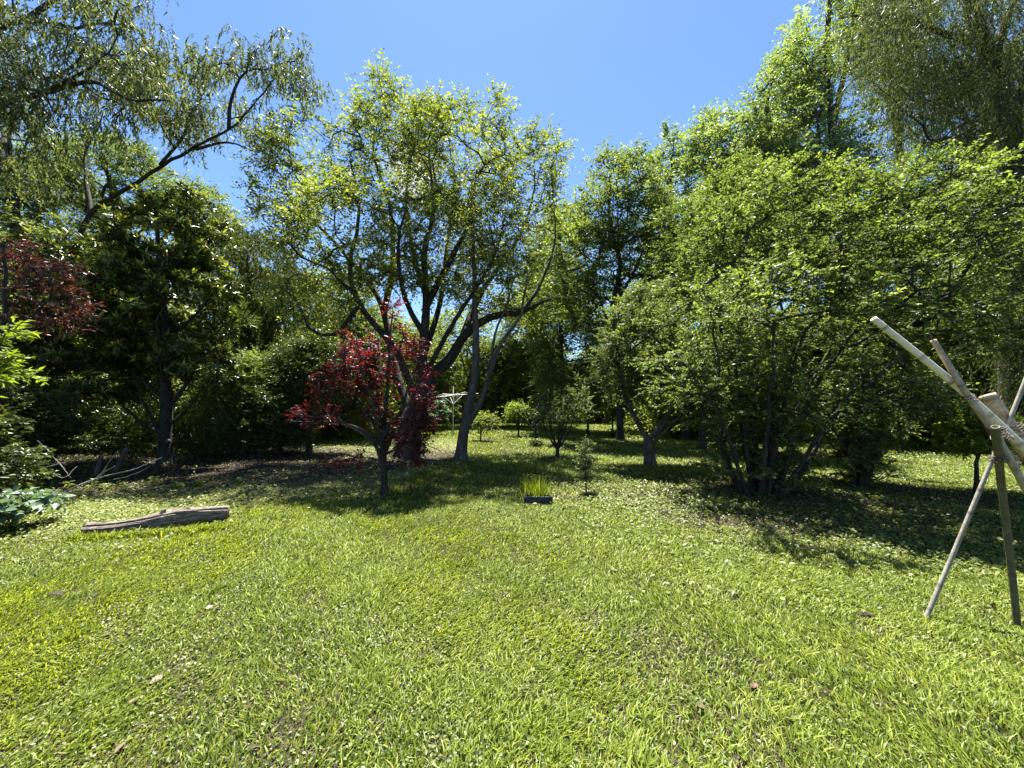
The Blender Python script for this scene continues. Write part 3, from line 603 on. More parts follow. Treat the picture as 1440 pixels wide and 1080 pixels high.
tree(18, 'bushy_tree', 'largest bushy green tree on the right with many dark stems from one base', b6, lim, ells, 900, 6, 16, .40, .06, .035, 'plumgreen', flat=.4,
     gap=-.28, shell=.62, zmin=1.5, twigs=True, rtip=.006, maxr=.05, new=.25, extra=low, zfloor=1.3)
# --- forked fruit tree
b7 = G(915, 656); Y = b7[1]
tree(19, 'fruit_tree', 'small fruit tree with pale forked limbs left of the largest bushy tree', b7,
     [(np.vstack([b7 - Z * .05, PL((913, 636, Y), (911, 617, Y))]), .15, .12), (PL((911, 619, Y), (928, 602, Y), (940, 580, Y), (948, 545, Y), (960, 500, Y)), .09, .02),
      (PL((912, 622, Y), (898, 596, Y), (880, 560, Y), (870, 500, Y)), .07, .02), (PL((913, 628, Y), (934, 608, Y - .1), (952, 588, Y - .2), (985, 560, Y - .3)), .05, .015)],
     [E(905, 500, Y, 75, 65, 1.4), E(870, 530, Y, 48, 55, 1.1), E(960, 520, Y, 55, 55, 1.2), E(920, 440, Y, 65, 50, 1.2)], 230, 7, 14, .38, .075, .038, 'mid', bark='palebark', gap=-.35, zmin=1.2, twigs=True)
# --- second multi-stemmed bush
b8 = G(1209, 682); Y = b8[1]; lim = []
for k in range(9):
    a = k * 2.4; s = b8 + np.array([math.cos(a) * .1, math.sin(a) * .1, -.05]); e = b8 + np.array([math.cos(a) * (.2 + .09 * k), math.sin(a) * (.2 + .08 * k), 1.5 + .1 * k])
    lim.append((np.stack([s, (s + e) / 2 + Z * .1, e]), .035, .012))
low = b8 + np.stack([r6.normal(0, .25, 30), r6.normal(0, .22, 30), r6.uniform(.15, 1.0, 30)], -1)
low = np.vstack([low, b8 + np.stack([r6.normal(0, .35, 40), r6.normal(0, .3, 40), r6.uniform(.3, 1.3, 40)], -1)])
tree(20, 'leafy_bush', 'smaller multi-stemmed bush on the right between the largest bushy tree and the bamboo poles', b8, lim, [E(1215, 560, Y, 85, 50, 1.2), E(1290, 590, Y + .4, 60, 40, .9), E(1150, 570, Y + .5, 45, 40, .8)], 170, 6, 14, .3, .055, .03, 'mid',
     gap=-.4, zmin=.6, twigs=True, rtip=.005, extra=low)
# --- citrus
b9 = G(1372, 692); Y = b9[1]
t9, _ = tree(21, 'citrus_tree', 'little round-headed citrus tree with bright leaves on a thin stem behind the bamboo poles', b9,
     [(np.vstack([b9 - Z * .05, PL((1374, 660, Y), (1376, 640, Y))]), .035, .028), (PL((1376, 645, Y), (1360, 620, Y), (1350, 600, Y)), .018, .008), (PL((1376, 642, Y), (1392, 615, Y), (1400, 595, Y)), .018, .008)],
     [E(1378, 600, Y, 42, 34, .55), E(1350, 622, Y, 26, 18, .35), E(1408, 612, Y, 22, 20, .3)], 110, 6, 12, .17, .055, .03, 'lime', gap=-.6, zmin=.5, twigs=True, rtip=.004, new=.15)

# --- small trees and bushes further in
def small(seed, px, py, top, wpx, name, label, leaf, n, L, W, trunk=.03, lean=(0, 0), low=.35, cat='sapling', T=6, K=10, group=None, **kw):
    r = np.random.default_rng(seed); b = G(px, py); Y = b[1]; h = P(px, top, Y)[2]; s = Y / F
    rw = wpx * s; cz = h * (1 + low) / 2
    lim = [stem(r, b, trunk, h * .8, lean, bend=.04 * h)]
    for k in range(5):
        a = k * 1.26 + r.uniform(0, 1); q = lim[0][0][1] + Z * .05 * k
        lim.append((np.stack([q, q + np.array([math.cos(a) * rw * .35, math.sin(a) * rw * .35, h * .2]), q + np.array([math.cos(a) * rw * .6, math.sin(a) * rw * .6, h * .45])]), trunk * .5, trunk * .15))
    el = [(b + np.array([lean[0] * .6, lean[1] * .6, cz]), np.array([rw, rw * .9, h * (1 - low) / 2])), (b + np.array([lean[0] + rw * .25, 0, cz + h * .12]), np.array([rw * .6, rw * .6, h * (1 - low) / 2.4]))]
    kw.setdefault('Rc', max(.16, rw * .32)); kw.setdefault('gap', -.4)
    return tree(seed, name, label, b, lim, el, n, T, K, L=L, W=W, leaf=leaf, cat=cat, group=group, zmin=h * low * .5, rtip=max(.004, trunk * .14), maxr=trunk * .7, zfloor=.15, **kw)
bv = G(784, 644); Y = bv[1]; lim = [(np.vstack([bv - Z * .05, bv + Z * .28]), .065, .05)]
for k in range(8):
    a = k * 2.4; r_ = .45 + .07 * k; lim.append((np.stack([bv + Z * .24, bv + np.array([math.cos(a) * r_ * .5, math.sin(a) * r_ * .5, .8]), bv + np.array([math.cos(a) * r_, math.sin(a) * r_, 1.75 + .05 * k])]), .03, .009))
tree(31, 'sapling', 'open vase-shaped young tree with bare branching stems near the middle of the lawn', bv, lim, [E(790, 565, Y, 48, 36, 1.0), E(765, 590, Y, 22, 22, .5)], 75, 5, 9, .3, .07, .034, 'mid', cat='sapling', gap=-.3, zmin=.5, twigs=True, rtip=.005)
small(32, 753, 627, 553, 32, 'sapling', 'young tree with a dark tuft at its foot behind the vase-shaped one', 'bright', 60, .09, .045, .045, low=.38, sparse=.35, Rc=.5, gap=-.15, twigs=True)
small(33, 729, 614, 560, 20, 'sapling', 'small bright sapling on the far lawn left of the tufted one', 'lime', 45, .10, .05, .05, low=.35, sparse=.35, Rc=.5, gap=-.15, twigs=True)
small(34, 676, 620, 582, 22, 'sapling', 'thin-stemmed yellow-green sapling seen just right of the leaning slim tree', 'bright', 40, .1, .05, .03, low=.45, sparse=.35, Rc=.5, gap=-.15, twigs=True)
small(35, 610, 612, 565, 26, 'sapling', 'bluish pale-leaved sapling on a dark stem left of the rotary clothes line', 'blue', 55, .13, .07, .09, low=.35)
small(36, 825, 692, 610, 14, 'twiggy_shrub', 'thin twiggy shrub with reddish base standing alone right of the dark block', 'plumgreen', 22, .04, .016, .012, low=.1, cat='shrub', sparse=.5, twigs=True, Rc=.16)
small(37, 826, 612, 500, 45, 'sapling', 'pale green bushy young tree left of the forked fruit tree', 'mid', 130, .11, .055, .07, low=.2)
small(38, 861, 607, 540, 34, 'sapling', 'loose young tree behind the forked fruit tree', 'bright', 90, .12, .06, .05, low=.25)
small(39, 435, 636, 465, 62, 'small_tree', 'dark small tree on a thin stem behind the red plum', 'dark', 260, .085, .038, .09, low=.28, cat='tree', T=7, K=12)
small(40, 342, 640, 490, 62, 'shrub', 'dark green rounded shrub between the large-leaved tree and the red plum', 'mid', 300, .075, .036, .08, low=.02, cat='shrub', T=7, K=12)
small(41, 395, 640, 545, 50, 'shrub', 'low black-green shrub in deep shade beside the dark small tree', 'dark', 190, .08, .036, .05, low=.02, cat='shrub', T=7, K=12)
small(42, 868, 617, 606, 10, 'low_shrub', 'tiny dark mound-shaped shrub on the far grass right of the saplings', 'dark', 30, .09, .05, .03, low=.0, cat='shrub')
small(43, 753, 630, 621, 9, 'grass_tuft', 'dark tuft of tall grass at the foot of the middle sapling', 'dark', 30, .10, .02, .01, low=.0, cat='grass tuft')
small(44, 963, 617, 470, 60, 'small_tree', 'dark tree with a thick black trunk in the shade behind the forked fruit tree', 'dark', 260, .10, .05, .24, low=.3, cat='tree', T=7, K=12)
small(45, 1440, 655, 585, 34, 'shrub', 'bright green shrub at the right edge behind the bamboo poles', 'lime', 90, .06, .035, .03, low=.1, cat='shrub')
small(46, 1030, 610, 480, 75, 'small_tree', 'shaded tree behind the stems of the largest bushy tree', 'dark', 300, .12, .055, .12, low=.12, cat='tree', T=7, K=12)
small(47, 1110, 612, 470, 80, 'small_tree', 'leafy tree half hidden behind the right side of the largest bushy tree', 'mid', 320, .12, .055, .12, low=.15, cat='tree', T=7, K=12)
small(48, 1300, 615, 480, 80, 'small_tree', 'green tree with dark gaps behind the citrus and the bamboo poles', 'mid', 330, .11, .05, .12, low=.12, cat='tree', T=7, K=12)
small(49, 1235, 608, 520, 48, 'small_tree', 'reddish-tinged little tree in the shade behind the smaller bush', 'rust', 90, .10, .04, .06, low=.2, cat='tree')

# --- taller trees closing the clearing
def big(seed, px, Y, name, label, leaf, ells, n, L, W, r=.25, T=7, K=12, Rc=.8, bark='bark', stems=1, group=None, **kw):
    rr = np.random.default_rng(seed); b = np.array([*P(px, 572, Y)[:2], 0.]); el = [E(*e) for e in ells]
    top = max(c[2] + q[2] for c, q in el); cx = np.mean([c[0] for c, _ in el]) - b[0]
    lim = [stem(rr, b, r, top * .88, (cx, 0), 6, .25)]
    for k in range(stems - 1):
        i = 2 + k % 3; q = lim[0][0][i]; c, rad = el[(k + 1) % len(el)]
        lim.append((np.stack([q, (q + c) / 2 + Z * .3, c + Z * rad[2] * .4]), r * .5, r * .12))
    return tree(seed, name, label, b, lim, el, n, T, K, Rc, L, W, leaf, bark=bark, group=group, zmin=top * .12, rtip=.016, maxr=r * .5, **kw)
big(61, 872, 19, 'broad_tree', 'rounded tree with visible dark limbs right of the gap in the sky', 'mid', [(868, 285, 19, 75, 85, 2.5), (815, 370, 19, 70, 85, 2.5), (920, 350, 18.5, 80, 100, 2.5), (865, 420, 19, 100, 70, 2.5)], 520, .135, .07, .17, stems=5, gap=-.2, Rc=.75)
big(62, 790, 25, 'broad_tree', 'bushy tree filling in right behind the central tree', 'mid', [(795, 330, 25, 38, 50, 2.5), (785, 430, 25, 60, 80, 3), (800, 520, 25, 60, 70, 3)], 360, .16, .08, .16, stems=3, gap=-.3, Rc=1.0)
big(63, 745, 33, 'broad_tree', 'dense round green tree beyond the saplings', 'mid', [(745, 520, 33, 62, 55, 3), (720, 560, 33, 50, 35, 2.5)], 280, .17, .08, .12, stems=2, gap=-.5, Rc=1.0)
big(64, 945, 30, 'poplar', 'narrow poplar, leftmost of the tall row on the right', 'poplar', [(942, 250, 30, 38, 85, 1.9), (948, 370, 30, 48, 100, 2.3)], 200, .19, .13, .25, gap=-.16, Rc=1.0, T=6, upn=2.)
big(65, 1000, 27, 'poplar', 'second tall poplar of the row, lower crown beside the leftmost', 'poplar', [(1000, 235, 27, 52, 90, 2.2), (1005, 360, 27, 62, 110, 2.5)], 260, .17, .115, .28, gap=-.16, Rc=1.0, T=6, upn=2.)
big(66, 1075, 24, 'poplar', 'middle poplar with a broad leafy crown stepping up towards the top right', 'poplar', [(1055, 200, 24, 60, 70, 2.2), (1080, 290, 24, 80, 110, 2.6), (1105, 140, 24, 55, 80, 2)], 280, .155, .105, .3, gap=-.16, Rc=1.0, T=6, upn=2.)
big(67, 1165, 22, 'poplar', 'tallest poplar rising to the top of the picture left of the willow', 'poplar', [(1160, 80, 22, 75, 85, 2.4), (1150, 190, 22, 85, 110, 2.6), (1190, 290, 22, 90, 90, 2.6), (1215, -20, 22, 70, 90, 2.4)], 310, .145, .10, .32, gap=-.16, Rc=1.0, T=6, upn=2., stems=4)
big(68, 1265, 23, 'poplar', 'open poplar with pale stems and sky showing through behind the willow', 'poplar', [(1270, 150, 23, 70, 90, 2.4), (1290, 290, 23, 75, 70, 2.4), (1260, 20, 23, 70, 80, 2.4)], 240, .15, .10, .32, gap=-.16, Rc=1.0, T=6, upn=2., stems=4, bark='palebark')
big(69, 1370, 21, 'poplar', 'poplar at the far right behind the willow trunk', 'poplar', [(1380, 300, 21, 80, 90, 2.4), (1400, 150, 21, 70, 90, 2.4)], 200, .15, .10, .32, gap=-.16, Rc=1.0, T=6, upn=2., stems=3)
big(84, 1035, 25, 'poplar', 'poplar filling the row between the second tall one and the middle one', 'poplar', [(1030, 215, 25, 50, 80, 2.3), (1040, 330, 25, 65, 110, 2.6)], 220, .16, .11, .26, gap=-.16, Rc=1.0, T=6, upn=2.)
big(85, 1120, 26, 'poplar', 'poplar behind the middle one whose top fills the notch before the tallest', 'poplar', [(1115, 130, 26, 50, 90, 2.4), (1130, 250, 26, 65, 120, 2.6)], 200, .17, .12, .26, gap=-.16, Rc=1.0, T=6, upn=2.)
big(86, 1310, 19, 'broad_tree', 'bright leafy tree rising just above the largest bushy tree, under the willow', 'plumgreen', [(1300, 330, 19, 110, 80, 2.5), (1400, 300, 19, 90, 80, 2.5), (1200, 330, 19, 90, 70, 2.3)], 480, .13, .075, .24, gap=-.3, Rc=.8, stems=4)
big(87, 985, 15, 'broad_tree', 'light green tree filling in between the fruit tree and the largest bushy tree', 'plumgreen', [(975, 350, 15, 75, 90, 2), (1040, 285, 15.5, 80, 70, 2)], 300, .10, .058, .14, gap=-.25, Rc=.6, stems=3)
# willow
Yw = 12.0; bw = np.array([*P(1432, 600, Yw)[:2], 0.])
lim = [(np.vstack([bw - Z * .05, PL((1428, 450, Yw), (1424, 300, Yw), (1418, 170, Yw), (1392, 85, Yw), (1370, 20, Yw), (1350, -80, Yw))]), .42, .10),
       (PL((1385, 60, Yw), (1330, 48, Yw - .3), (1275, 28, Yw - .5), (1225, 20, Yw - .7), (1180, 26, Yw - .8)), .10, .02),
       (PL((1418, 170, Yw), (1450, 90, Yw), (1500, 0, Yw)), .2, .04), (PL((1392, 85, Yw), (1420, 20, Yw), (1440, -60, Yw)), .14, .03), (PL((1424, 300, Yw), (1360, 230, Yw - .4), (1320, 200, Yw - .6)), .09, .02)]
ells = [E(1220, 45, 11.3, 75, 45, 1.5), E(1310, 50, 11.4, 80, 75, 1.8), E(1400, 40, 11.6, 90, 90, 2), E(1340, 150, 11.4, 80, 70, 1.6), E(1430, 220, 11.6, 60, 110, 1.6), E(1500, 150, 12, 90, 200, 2), E(1340, -60, 12, 130, 60, 2.2), E(1440, 380, 11.3, 60, 90, 1.4), E(1425, 500, 11.2, 45, 80, 1.1), E(1470, 560, 11.2, 50, 60, 1.1), E(1400, 430, 10.9, 45, 60, .8), E(1455, 460, 10.7, 45, 90, .8), E(1420, 300, 10.8, 50, 90, .9), E(1250, 110, 11.2, 45, 40, 1.2)]
tree(70, 'willow', 'tall drooping willow with a dark curved trunk at the upper right corner', bw, lim, ells, 720, 9, 14, .6, .12, .022, 'willow', mode='hang', gap=-.3, freq=1.0, zmin=4, twigs=True, strand=1.1, new=.12)
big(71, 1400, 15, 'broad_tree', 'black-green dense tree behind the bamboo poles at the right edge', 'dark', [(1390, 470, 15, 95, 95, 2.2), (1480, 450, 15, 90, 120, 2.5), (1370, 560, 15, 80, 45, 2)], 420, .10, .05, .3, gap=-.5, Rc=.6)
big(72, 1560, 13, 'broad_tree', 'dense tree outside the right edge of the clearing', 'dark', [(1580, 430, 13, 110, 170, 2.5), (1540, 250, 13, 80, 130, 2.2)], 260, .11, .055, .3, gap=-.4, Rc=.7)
# left side
big(73, 365, 17, 'broad_tree', 'soft-foliaged green tree between the leaning gum and the central tree', 'willow', [(350, 380, 17, 80, 75, 2.5), (400, 430, 17, 75, 70, 2.5), (330, 460, 17, 80, 75, 2.5), (315, 330, 17, 42, 38, 1.8)], 480, .12, .04, .25, gap=-.4, Rc=.7, mode='hang', strand=.45, stems=4, T=8, K=13)
big(74, 480, 21, 'broad_tree', 'light green tree seen through the limbs of the central tree', 'mid', [(480, 440, 21, 70, 65, 2.5), (540, 490, 21, 80, 60, 2.8), (450, 520, 21, 70, 60, 2.5)], 330, .15, .07, .25, gap=-.35, Rc=.85, stems=3)
big(75, 160, 20, 'broad_tree', 'tall dense dark tree behind the large-leaved tree', 'mid', [(150, 260, 20, 110, 75, 2.8), (60, 300, 20, 110, 100, 3), (270, 300, 20, 60, 50, 2.4)], 560, .14, .055, .3, gap=-.4, Rc=.62, stems=4)
big(76, 20, 16, 'broad_tree', 'blackish fine-leaved tree at the left edge below the tall gum', 'mid', [(10, 210, 16, 70, 90, 2.3), (-60, 330, 16, 130, 170, 2.6), (70, 400, 16.5, 120, 100, 2.4)], 520, .11, .045, .3, gap=-.45, Rc=.6, stems=4)
big(77, 130, 18, 'broad_tree', 'shadowy tree forming the backdrop behind the large-leaved tree trunk', 'mid', [(120, 480, 18, 150, 90, 2.5), (290, 480, 19, 90, 90, 2.5)], 400, .13, .05, .3, gap=-.45, Rc=.75)
big(78, -160, 12, 'broad_tree', 'dense tree just outside the left edge of the clearing', 'dark', [(-160, 380, 12, 130, 190, 2.5)], 260, .10, .045, .3, gap=-.4, Rc=.7)
big(79, 650, 33, 'broad_tree', 'shaded green tree on the far side of the lawn behind the clothes line', 'bright', [(635, 500, 33, 75, 75, 3), (700, 530, 33, 60, 60, 3)], 420, .18, .08, .15, gap=-.5, Rc=1.1)
big(80, 575, 30, 'broad_tree', 'green tree on the far side left of the clothes line', 'mid', [(590, 520, 30, 60, 62, 3), (540, 560, 30, 60, 45, 3)], 330, .18, .085, .25, gap=-.45, Rc=1.1)
big(81, 690, 31, 'broad_tree', 'dark leafy tree under the long right limb of the central tree', 'mid', [(735, 480, 31, 50, 60, 2.5), (760, 410, 31, 50, 70, 2.5)], 260, .17, .08, .14, gap=-.3, Rc=1.0, stems=2)
big(82, 900, 27, 'broad_tree', 'broad tree in the back row between the fruit tree and the poplars', 'mid', [(900, 480, 27, 90, 100, 3), (980, 470, 27, 90, 110, 3)], 330, .17, .085, .3, gap=-.4, Rc=1.0)
big(83, 1120, 20, 'broad_tree', 'wide tree in the back row hidden behind the largest bushy tree', 'mid', [(1110, 430, 20, 130, 120, 3), (1290, 430, 20, 120, 110, 3)], 420, .14, .07, .3, gap=-.45, Rc=.95)

# --- the far wood and undergrowth that close every gap
def far_wood():
    rng = np.random.default_rng(8); C = []
    for a in np.linspace(-82, 82, 210):
        d = rng.uniform(38, 46) if abs(a) < 20 else rng.uniform(23, 30); hh = rng.uniform(4.5, 7.5) if abs(a) < 20 else rng.uniform(3.5, 6.5)
        for k in range(85):
            C.append([math.sin(R(a)) * d + rng.normal(0, 1.2), math.cos(R(a)) * d + rng.normal(0, 1.2), rng.uniform(.0, 1) * hh])
    C = np.array(C); g = foliage(rng, C, nrm(rng.normal(size=C.shape)), 4, 9, .9, .21, .10)
    o = leaves_obj('far_wood', *g, M['bright'], None, (0, 0, 0)); tag(o, 'continuous green wood closing the clearing all round in the distance', 'wood', kind='stuff')
far_wood()
def undergrowth():
    rng = np.random.default_rng(18)
    # tall cane grass behind the left trees
    n = 26000; x = rng.uniform(-26, -9.2, n); y = 15 + rng.uniform(0, 4, n) + .12 * (x + 12)
    h = rng.uniform(.8, 2.6, n)
    V, q, t, a = blades(rng, x, y, h, rng.uniform(.015, .035, n), rng.uniform(.05, .4, n), rng.uniform(.1, .9, n), z0=gz(x, y))
    o = make_mesh('cane_grass', V, [q, t], [M['cover']], attr={'tone': a}); tag(o, 'tall pale cane grass thicket behind the left trees', 'cane grass', kind='stuff')
    # dark evergreen undergrowth, left edge
    C = np.stack([rng.uniform(-22, -7.0, 500), rng.uniform(12.2, 15, 500), rng.uniform(.2, 2.6, 500) ], -1)
    g = foliage(rng, C, nrm(rng.normal(size=C.shape)), 6, 10, .45, .09, .035)
    o = leaves_obj('undergrowth', *g, M['dark'], None, (0, 0, 0)); tag(o, 'dark undergrowth in the shade behind the large-leaved tree', 'undergrowth', kind='stuff')
undergrowth()

# --- shrubs at the left edge, close by
def near_shrub(seed, name, label, base, ells, n, L, W, leaf, T=5, K=8, Rc=.22, **kw):
    r = np.random.default_rng(seed); base = np.asarray(base, float); lim = []
    for k in range(6):
        c, q = ells[k % len(ells)]; e = c + r.normal(0, .3, 3) * q; s = base + np.array([r.normal(0, .08), r.normal(0, .08), -.03])
        lim.append((np.stack([s, (s + e) / 2 + Z * .1, e]), .022, .008))
    return tree(seed, name, label, base, lim, ells, n, T, K, Rc, L, W, leaf, cat='shrub', zmin=.15, zfloor=.08, rtip=.004, maxr=.02, twigs=True, **kw)
near_shrub(91, 'shrub', 'shrub with thin bright green leaves leaning in at the left edge above the weeds', G(-110, 690), [E(-60, 510, 5.0, 65, 45, .6), E(0, 470, 5.0, 55, 14, .35), E(-5, 530, 5.1, 50, 18, .4), E(-110, 560, 5.0, 60, 90, .6)], 70, .10, .034, 'lime', gap=-.4, new=.2, flat=.3)
near_shrub(92, 'shrub', 'dark shrub with oval leaves at the left edge behind the broad pale leaves', G(-10, 715), [E(5, 660, 6, 45, 42, .5), E(-40, 620, 6.2, 60, 60, .6)], 110, .085, .04, 'dark', gap=-.5)
near_shrub(93, 'broad_leaf_plant', 'low plant with broad bluish pale leaves at the left edge of the bed', G(10, 735), [E(-5, 712, 5.2, 50, 16, .45), E(60, 704, 5.6, 22, 7, .3)], 40, .10, .08, 'blue', T=3, K=5, gap=-.9, flat=.25)
near_shrub(94, 'shrub', 'black-green shrub behind the pale broad leaves, filling the left edge', G(-30, 668), [E(-10, 590, 8.3, 70, 65, .8), E(60, 600, 9, 45, 50, .7)], 220, .075, .035, 'dark', T=6, K=10, gap=-.6)

# seedlings along the bed edge
rs = np.random.default_rng(71)
def seedling(base, s, label=None):
    t = thing('seedling', base, 'small green seedling sprouting at the edge of the weedy bed', 'seedling', 'seedlings along the bed edge')
    tb = Tubes(); tb.add([base - Z * .01, base + Z * s * .5 + np.array([.01, 0, 0]), base + Z * s], [.004, .003, .002], 5); tb.obj('stem', M['bark'], t, base)
    n = 18; k = np.arange(n); a = k * 2.4; ld = nrm(np.stack([np.cos(a), np.sin(a), rs.uniform(.0, .5, n)], -1)); bs = base + Z * (s * (.25 + .75 * k / n))[:, None]
    leaves_obj('leaves', bs, ld, nrm(Z + rs.normal(0, .15, (n, 3))), rs.uniform(.09, .14, n), rs.uniform(.035, .05, n), rs.uniform(.5, 1, n), M['cover'], t, base)
    return t
for px, py, s in [(132, 690, .22), (148, 692, .16), (216, 684, .22), (176, 694, .15), (250, 688, .15), (278, 684, .13), (112, 700, .14), (60, 720, .16), (340, 682, .10), (95, 690, .2)]:
    seedling(G(px, py), s)

# ================================================================== fallen log
def log():
    a = G(106, 756); b_ = G(314, 733); a[1] += .13; b_[1] += .10
    Lx = np.linalg.norm((b_ - a)[:2]); t = thing('log', (a + b_) / 2, 'weathered grey-brown fallen log lying in the grass at the left', 'log')
    t.rotation_euler = (0, 0, math.atan2(b_[1] - a[1], b_[0] - a[0]))
    n, k = 170, 72; s = np.linspace(-.5, .5, n); th = np.linspace(0, 2 * np.pi, k, endpoint=False)
    S, TH = np.meshgrid(s, th, indexing='ij')
    rad = .104 + .030 * (S + .5) + .012 * np.sin(S * 9 + 1) + .018 * np.exp(-((S - .05) / .08) ** 2)
    p = np.stack([S * 3.2, np.cos(TH) * 1.2, np.sin(TH) * 1.2], -1)
    fur = noise3(np.stack([S * 1.2 + .15 * np.sin(TH * 2), np.cos(TH) * 9, np.sin(TH) * 9], -1), 3, 1.)
    fur2 = noise3(np.stack([S * 5, np.cos(TH) * 20, np.sin(TH) * 20], -1), 4, 1.)
    rad = rad * (.97 + .17 * noise3(p, 2, 1.9)) - .03 * np.abs(fur) + .011 * fur2 + .004
    edge = np.abs(S) > .488; rad = np.where(edge, rad * .93, rad)
    wx = S * Lx + .012 * noise3(np.stack([np.cos(TH) * 3, np.sin(TH) * 3], -1), 8, 2) * (np.abs(S) > .47)
    cz = .075 + .02 * np.sin(S * 5); cy = .05 * np.sin(S * 4 + .6)
    V = np.stack([wx, cy + np.cos(TH) * rad * 1.05, cz + np.sin(TH) * rad * .92], -1).reshape(-1, 3)
    i = np.arange(n * k).reshape(n, k); j = np.roll(i, -1, 1)
    Q = np.stack([i[:-1], j[:-1], j[1:], i[1:]], -1).reshape(-1, 4)
    c0, c1 = len(V), len(V) + 1; V = np.vstack([V, V[:k].mean(0) + [.02, 0, 0], V[-k - 0:].mean(0) - [.02, 0, 0]])
    T = np.vstack([np.stack([j[0], i[0], np.full(k, c0)], -1), np.stack([i[-1], j[-1], np.full(k, c1)], -1)])
    make_mesh('bark_body', V, [Q, T], [M['log'], M['logend']], t, smooth=True, mi=np.r_[np.zeros(len(Q)), np.ones(len(T))])
    for sx, h in ((.0, .055), (.17, .05)):
        tb = Tubes(); q = np.array([sx * Lx, 0, .17]); tb.add([q - Z * .02, q + np.array([.01, 0, h * .6]), q + np.array([.03, 0, h])], [.04, .032, .022], 9, .08); tb.obj('knot', M['log'], t, None)
    # tapering side branch lying along the top
    tb = Tubes(); tb.add([[.02 * Lx, -.06, .165], [.12 * Lx, -.06, .185], [.22 * Lx, -.05, .18], [.3 * Lx, -.05, .165]], [.012, .024, .022, .01], 9, .15); tb.obj('branch_remnant', M['log'], t, None)
log()

# ================================================================== block with grass tuft
def block():
    c = G(757, 708); c[1] += .1
    t = thing('hollow_block', c, 'small dark hollow block sitting on the lawn under the tall grass tuft', 'block')
    W, D, H, th = .235, .10, .135, .03
    V, Q = [], []
    def box(x0, x1, y0, y1, z0, z1):
        n = len(V); V.extend([(x, y, z) for z in (z0, z1) for y in (y0, y1) for x in (x0, x1)])
        Q.extend([[n, n + 2, n + 3, n + 1], [n + 4, n + 5, n + 7, n + 6], [n, n + 1, n + 5, n + 4], [n + 2, n + 6, n + 7, n + 3], [n, n + 4, n + 6, n + 2], [n + 1, n + 3, n + 7, n + 5]])
    box(-W, W, -D, -D + th, -.03, H); box(-W, W, D - th, D, -.03, H)
    for x in (-W + th / 2, 0, W - th / 2): box(x - th / 2, x + th / 2, -D + th + .001, D - th - .001, -.03, H - .002)
    o = make_mesh('block_shell', np.array(V), [np.array(Q)], [M['block']], t)
    md = o.modifiers.new('bev', 'BEVEL'); md.width = .004; md.segments = 2
    V.clear(); Q.clear(); box(-W + th, -.016, -D + th, D - th, 0, .10); box(.016, W - th, -D + th, D - th, 0, .095)
    make_mesh('soil_fill', np.array(V), [np.array(Q)], [M['soil']], t)
    r = np.random.default_rng(4); n = 420; x = c[0] + r.normal(-.03, .12, n); y = c[1] + .12 + r.normal(0, .06, n)
    t2 = thing('grass_tuft', (c[0], c[1] + .12, 0), 'tall arching yellow-green grass tuft growing behind the dark block', 'grass tuft')
    V2, q, tt, a = blades(r, x, y, r.uniform(.2, .52, n), r.uniform(.006, .011, n), r.uniform(.02, .7, n) ** 1.3, r.uniform(.1, .7, n))
    make_mesh('blades', V2, [q, tt], [M['grass']], t2, {'tone': a}, origin=(c[0], c[1] + .12, 0))
    return
block()

# ================================================================== bamboo frame
def pole(parent, pts, r0, r1, material, spacing=.28, hollow=True, seed=0, label=None):
    r = np.random.default_rng(seed); c = catmull(pts, .02); n = len(c)
    s = np.concatenate([[0], np.cumsum(np.linalg.norm(np.diff(c, axis=0), axis=1))]); L = s[-1]
    rad = r0 + (r1 - r0) * s / L; ring = np.zeros(n); x = r.uniform(.03, spacing * .6)
    while x < L:
        rad = rad * (1 + .10 * np.exp(-((s - x) / .008) ** 2) - .03 * np.exp(-((s - x - .015) / .01) ** 2)); ring += .85 * np.exp(-((s - x) / .011) ** 2); x += spacing * r.uniform(.85, 1.15)
    k = 14; t = nrm(np.gradient(c, axis=0)); u = nrm(np.cross(t, [0.2, 1, .1])); v = np.cross(t, u); a = np.linspace(0, 6.2832, k, endpoint=False)
    V = c[:, None] + (u[:, None] * np.cos(a)[:, None] + v[:, None] * np.sin(a)[:, None]) * rad[:, None, None]
    i = np.arange(n * k).reshape(n, k); j = np.roll(i, -1, 1); Q = [np.stack([i[:-1], j[:-1], j[1:], i[1:]], -1).reshape(-1, 4)]
    V = [V.reshape(-1, 3)]; ra = [np.repeat(ring, k)]; off = n * k
    for e, sg in ((0, 1), (n - 1, -1)):                           # wall thickness and hollow inside at each cut end
        for f, dep in ((.72, 0), (.7, .05)):
            V.append(c[e] + t[e] * sg * dep + (u[e] * np.cos(a)[:, None] + v[e] * np.sin(a)[:, None]) * rad[e] * f); ra.append(np.full(k, .25 if dep == 0 else .9))
        o_ = np.arange(off, off + k); o2 = o_ + k; q = np.vstack([np.stack([i[e], j[e], np.roll(o_, -1), o_], -1), np.stack([o_, np.roll(o_, -1), np.roll(o2, -1), o2], -1)])
        Q.append(q if e else q[:, ::-1]); V.append(c[e][None] + t[e] * sg * .05); ra.append([.9]); ci = off + 2 * k
        Q.append(np.stack([o2, np.roll(o2, -1), np.full(k, ci), np.full(k, ci)], -1)); off += 2 * k + 1
    Q = np.vstack(Q); tri = Q[:, 2] == Q[:, 3]
    o = make_mesh('pole', np.vstack(V), [Q[~tri], Q[tri][:, :3]], [M[material]], parent, {'ring': np.concatenate(ra)}, smooth=True, origin=parent.location)
    if label: tag(o, label)
    return o
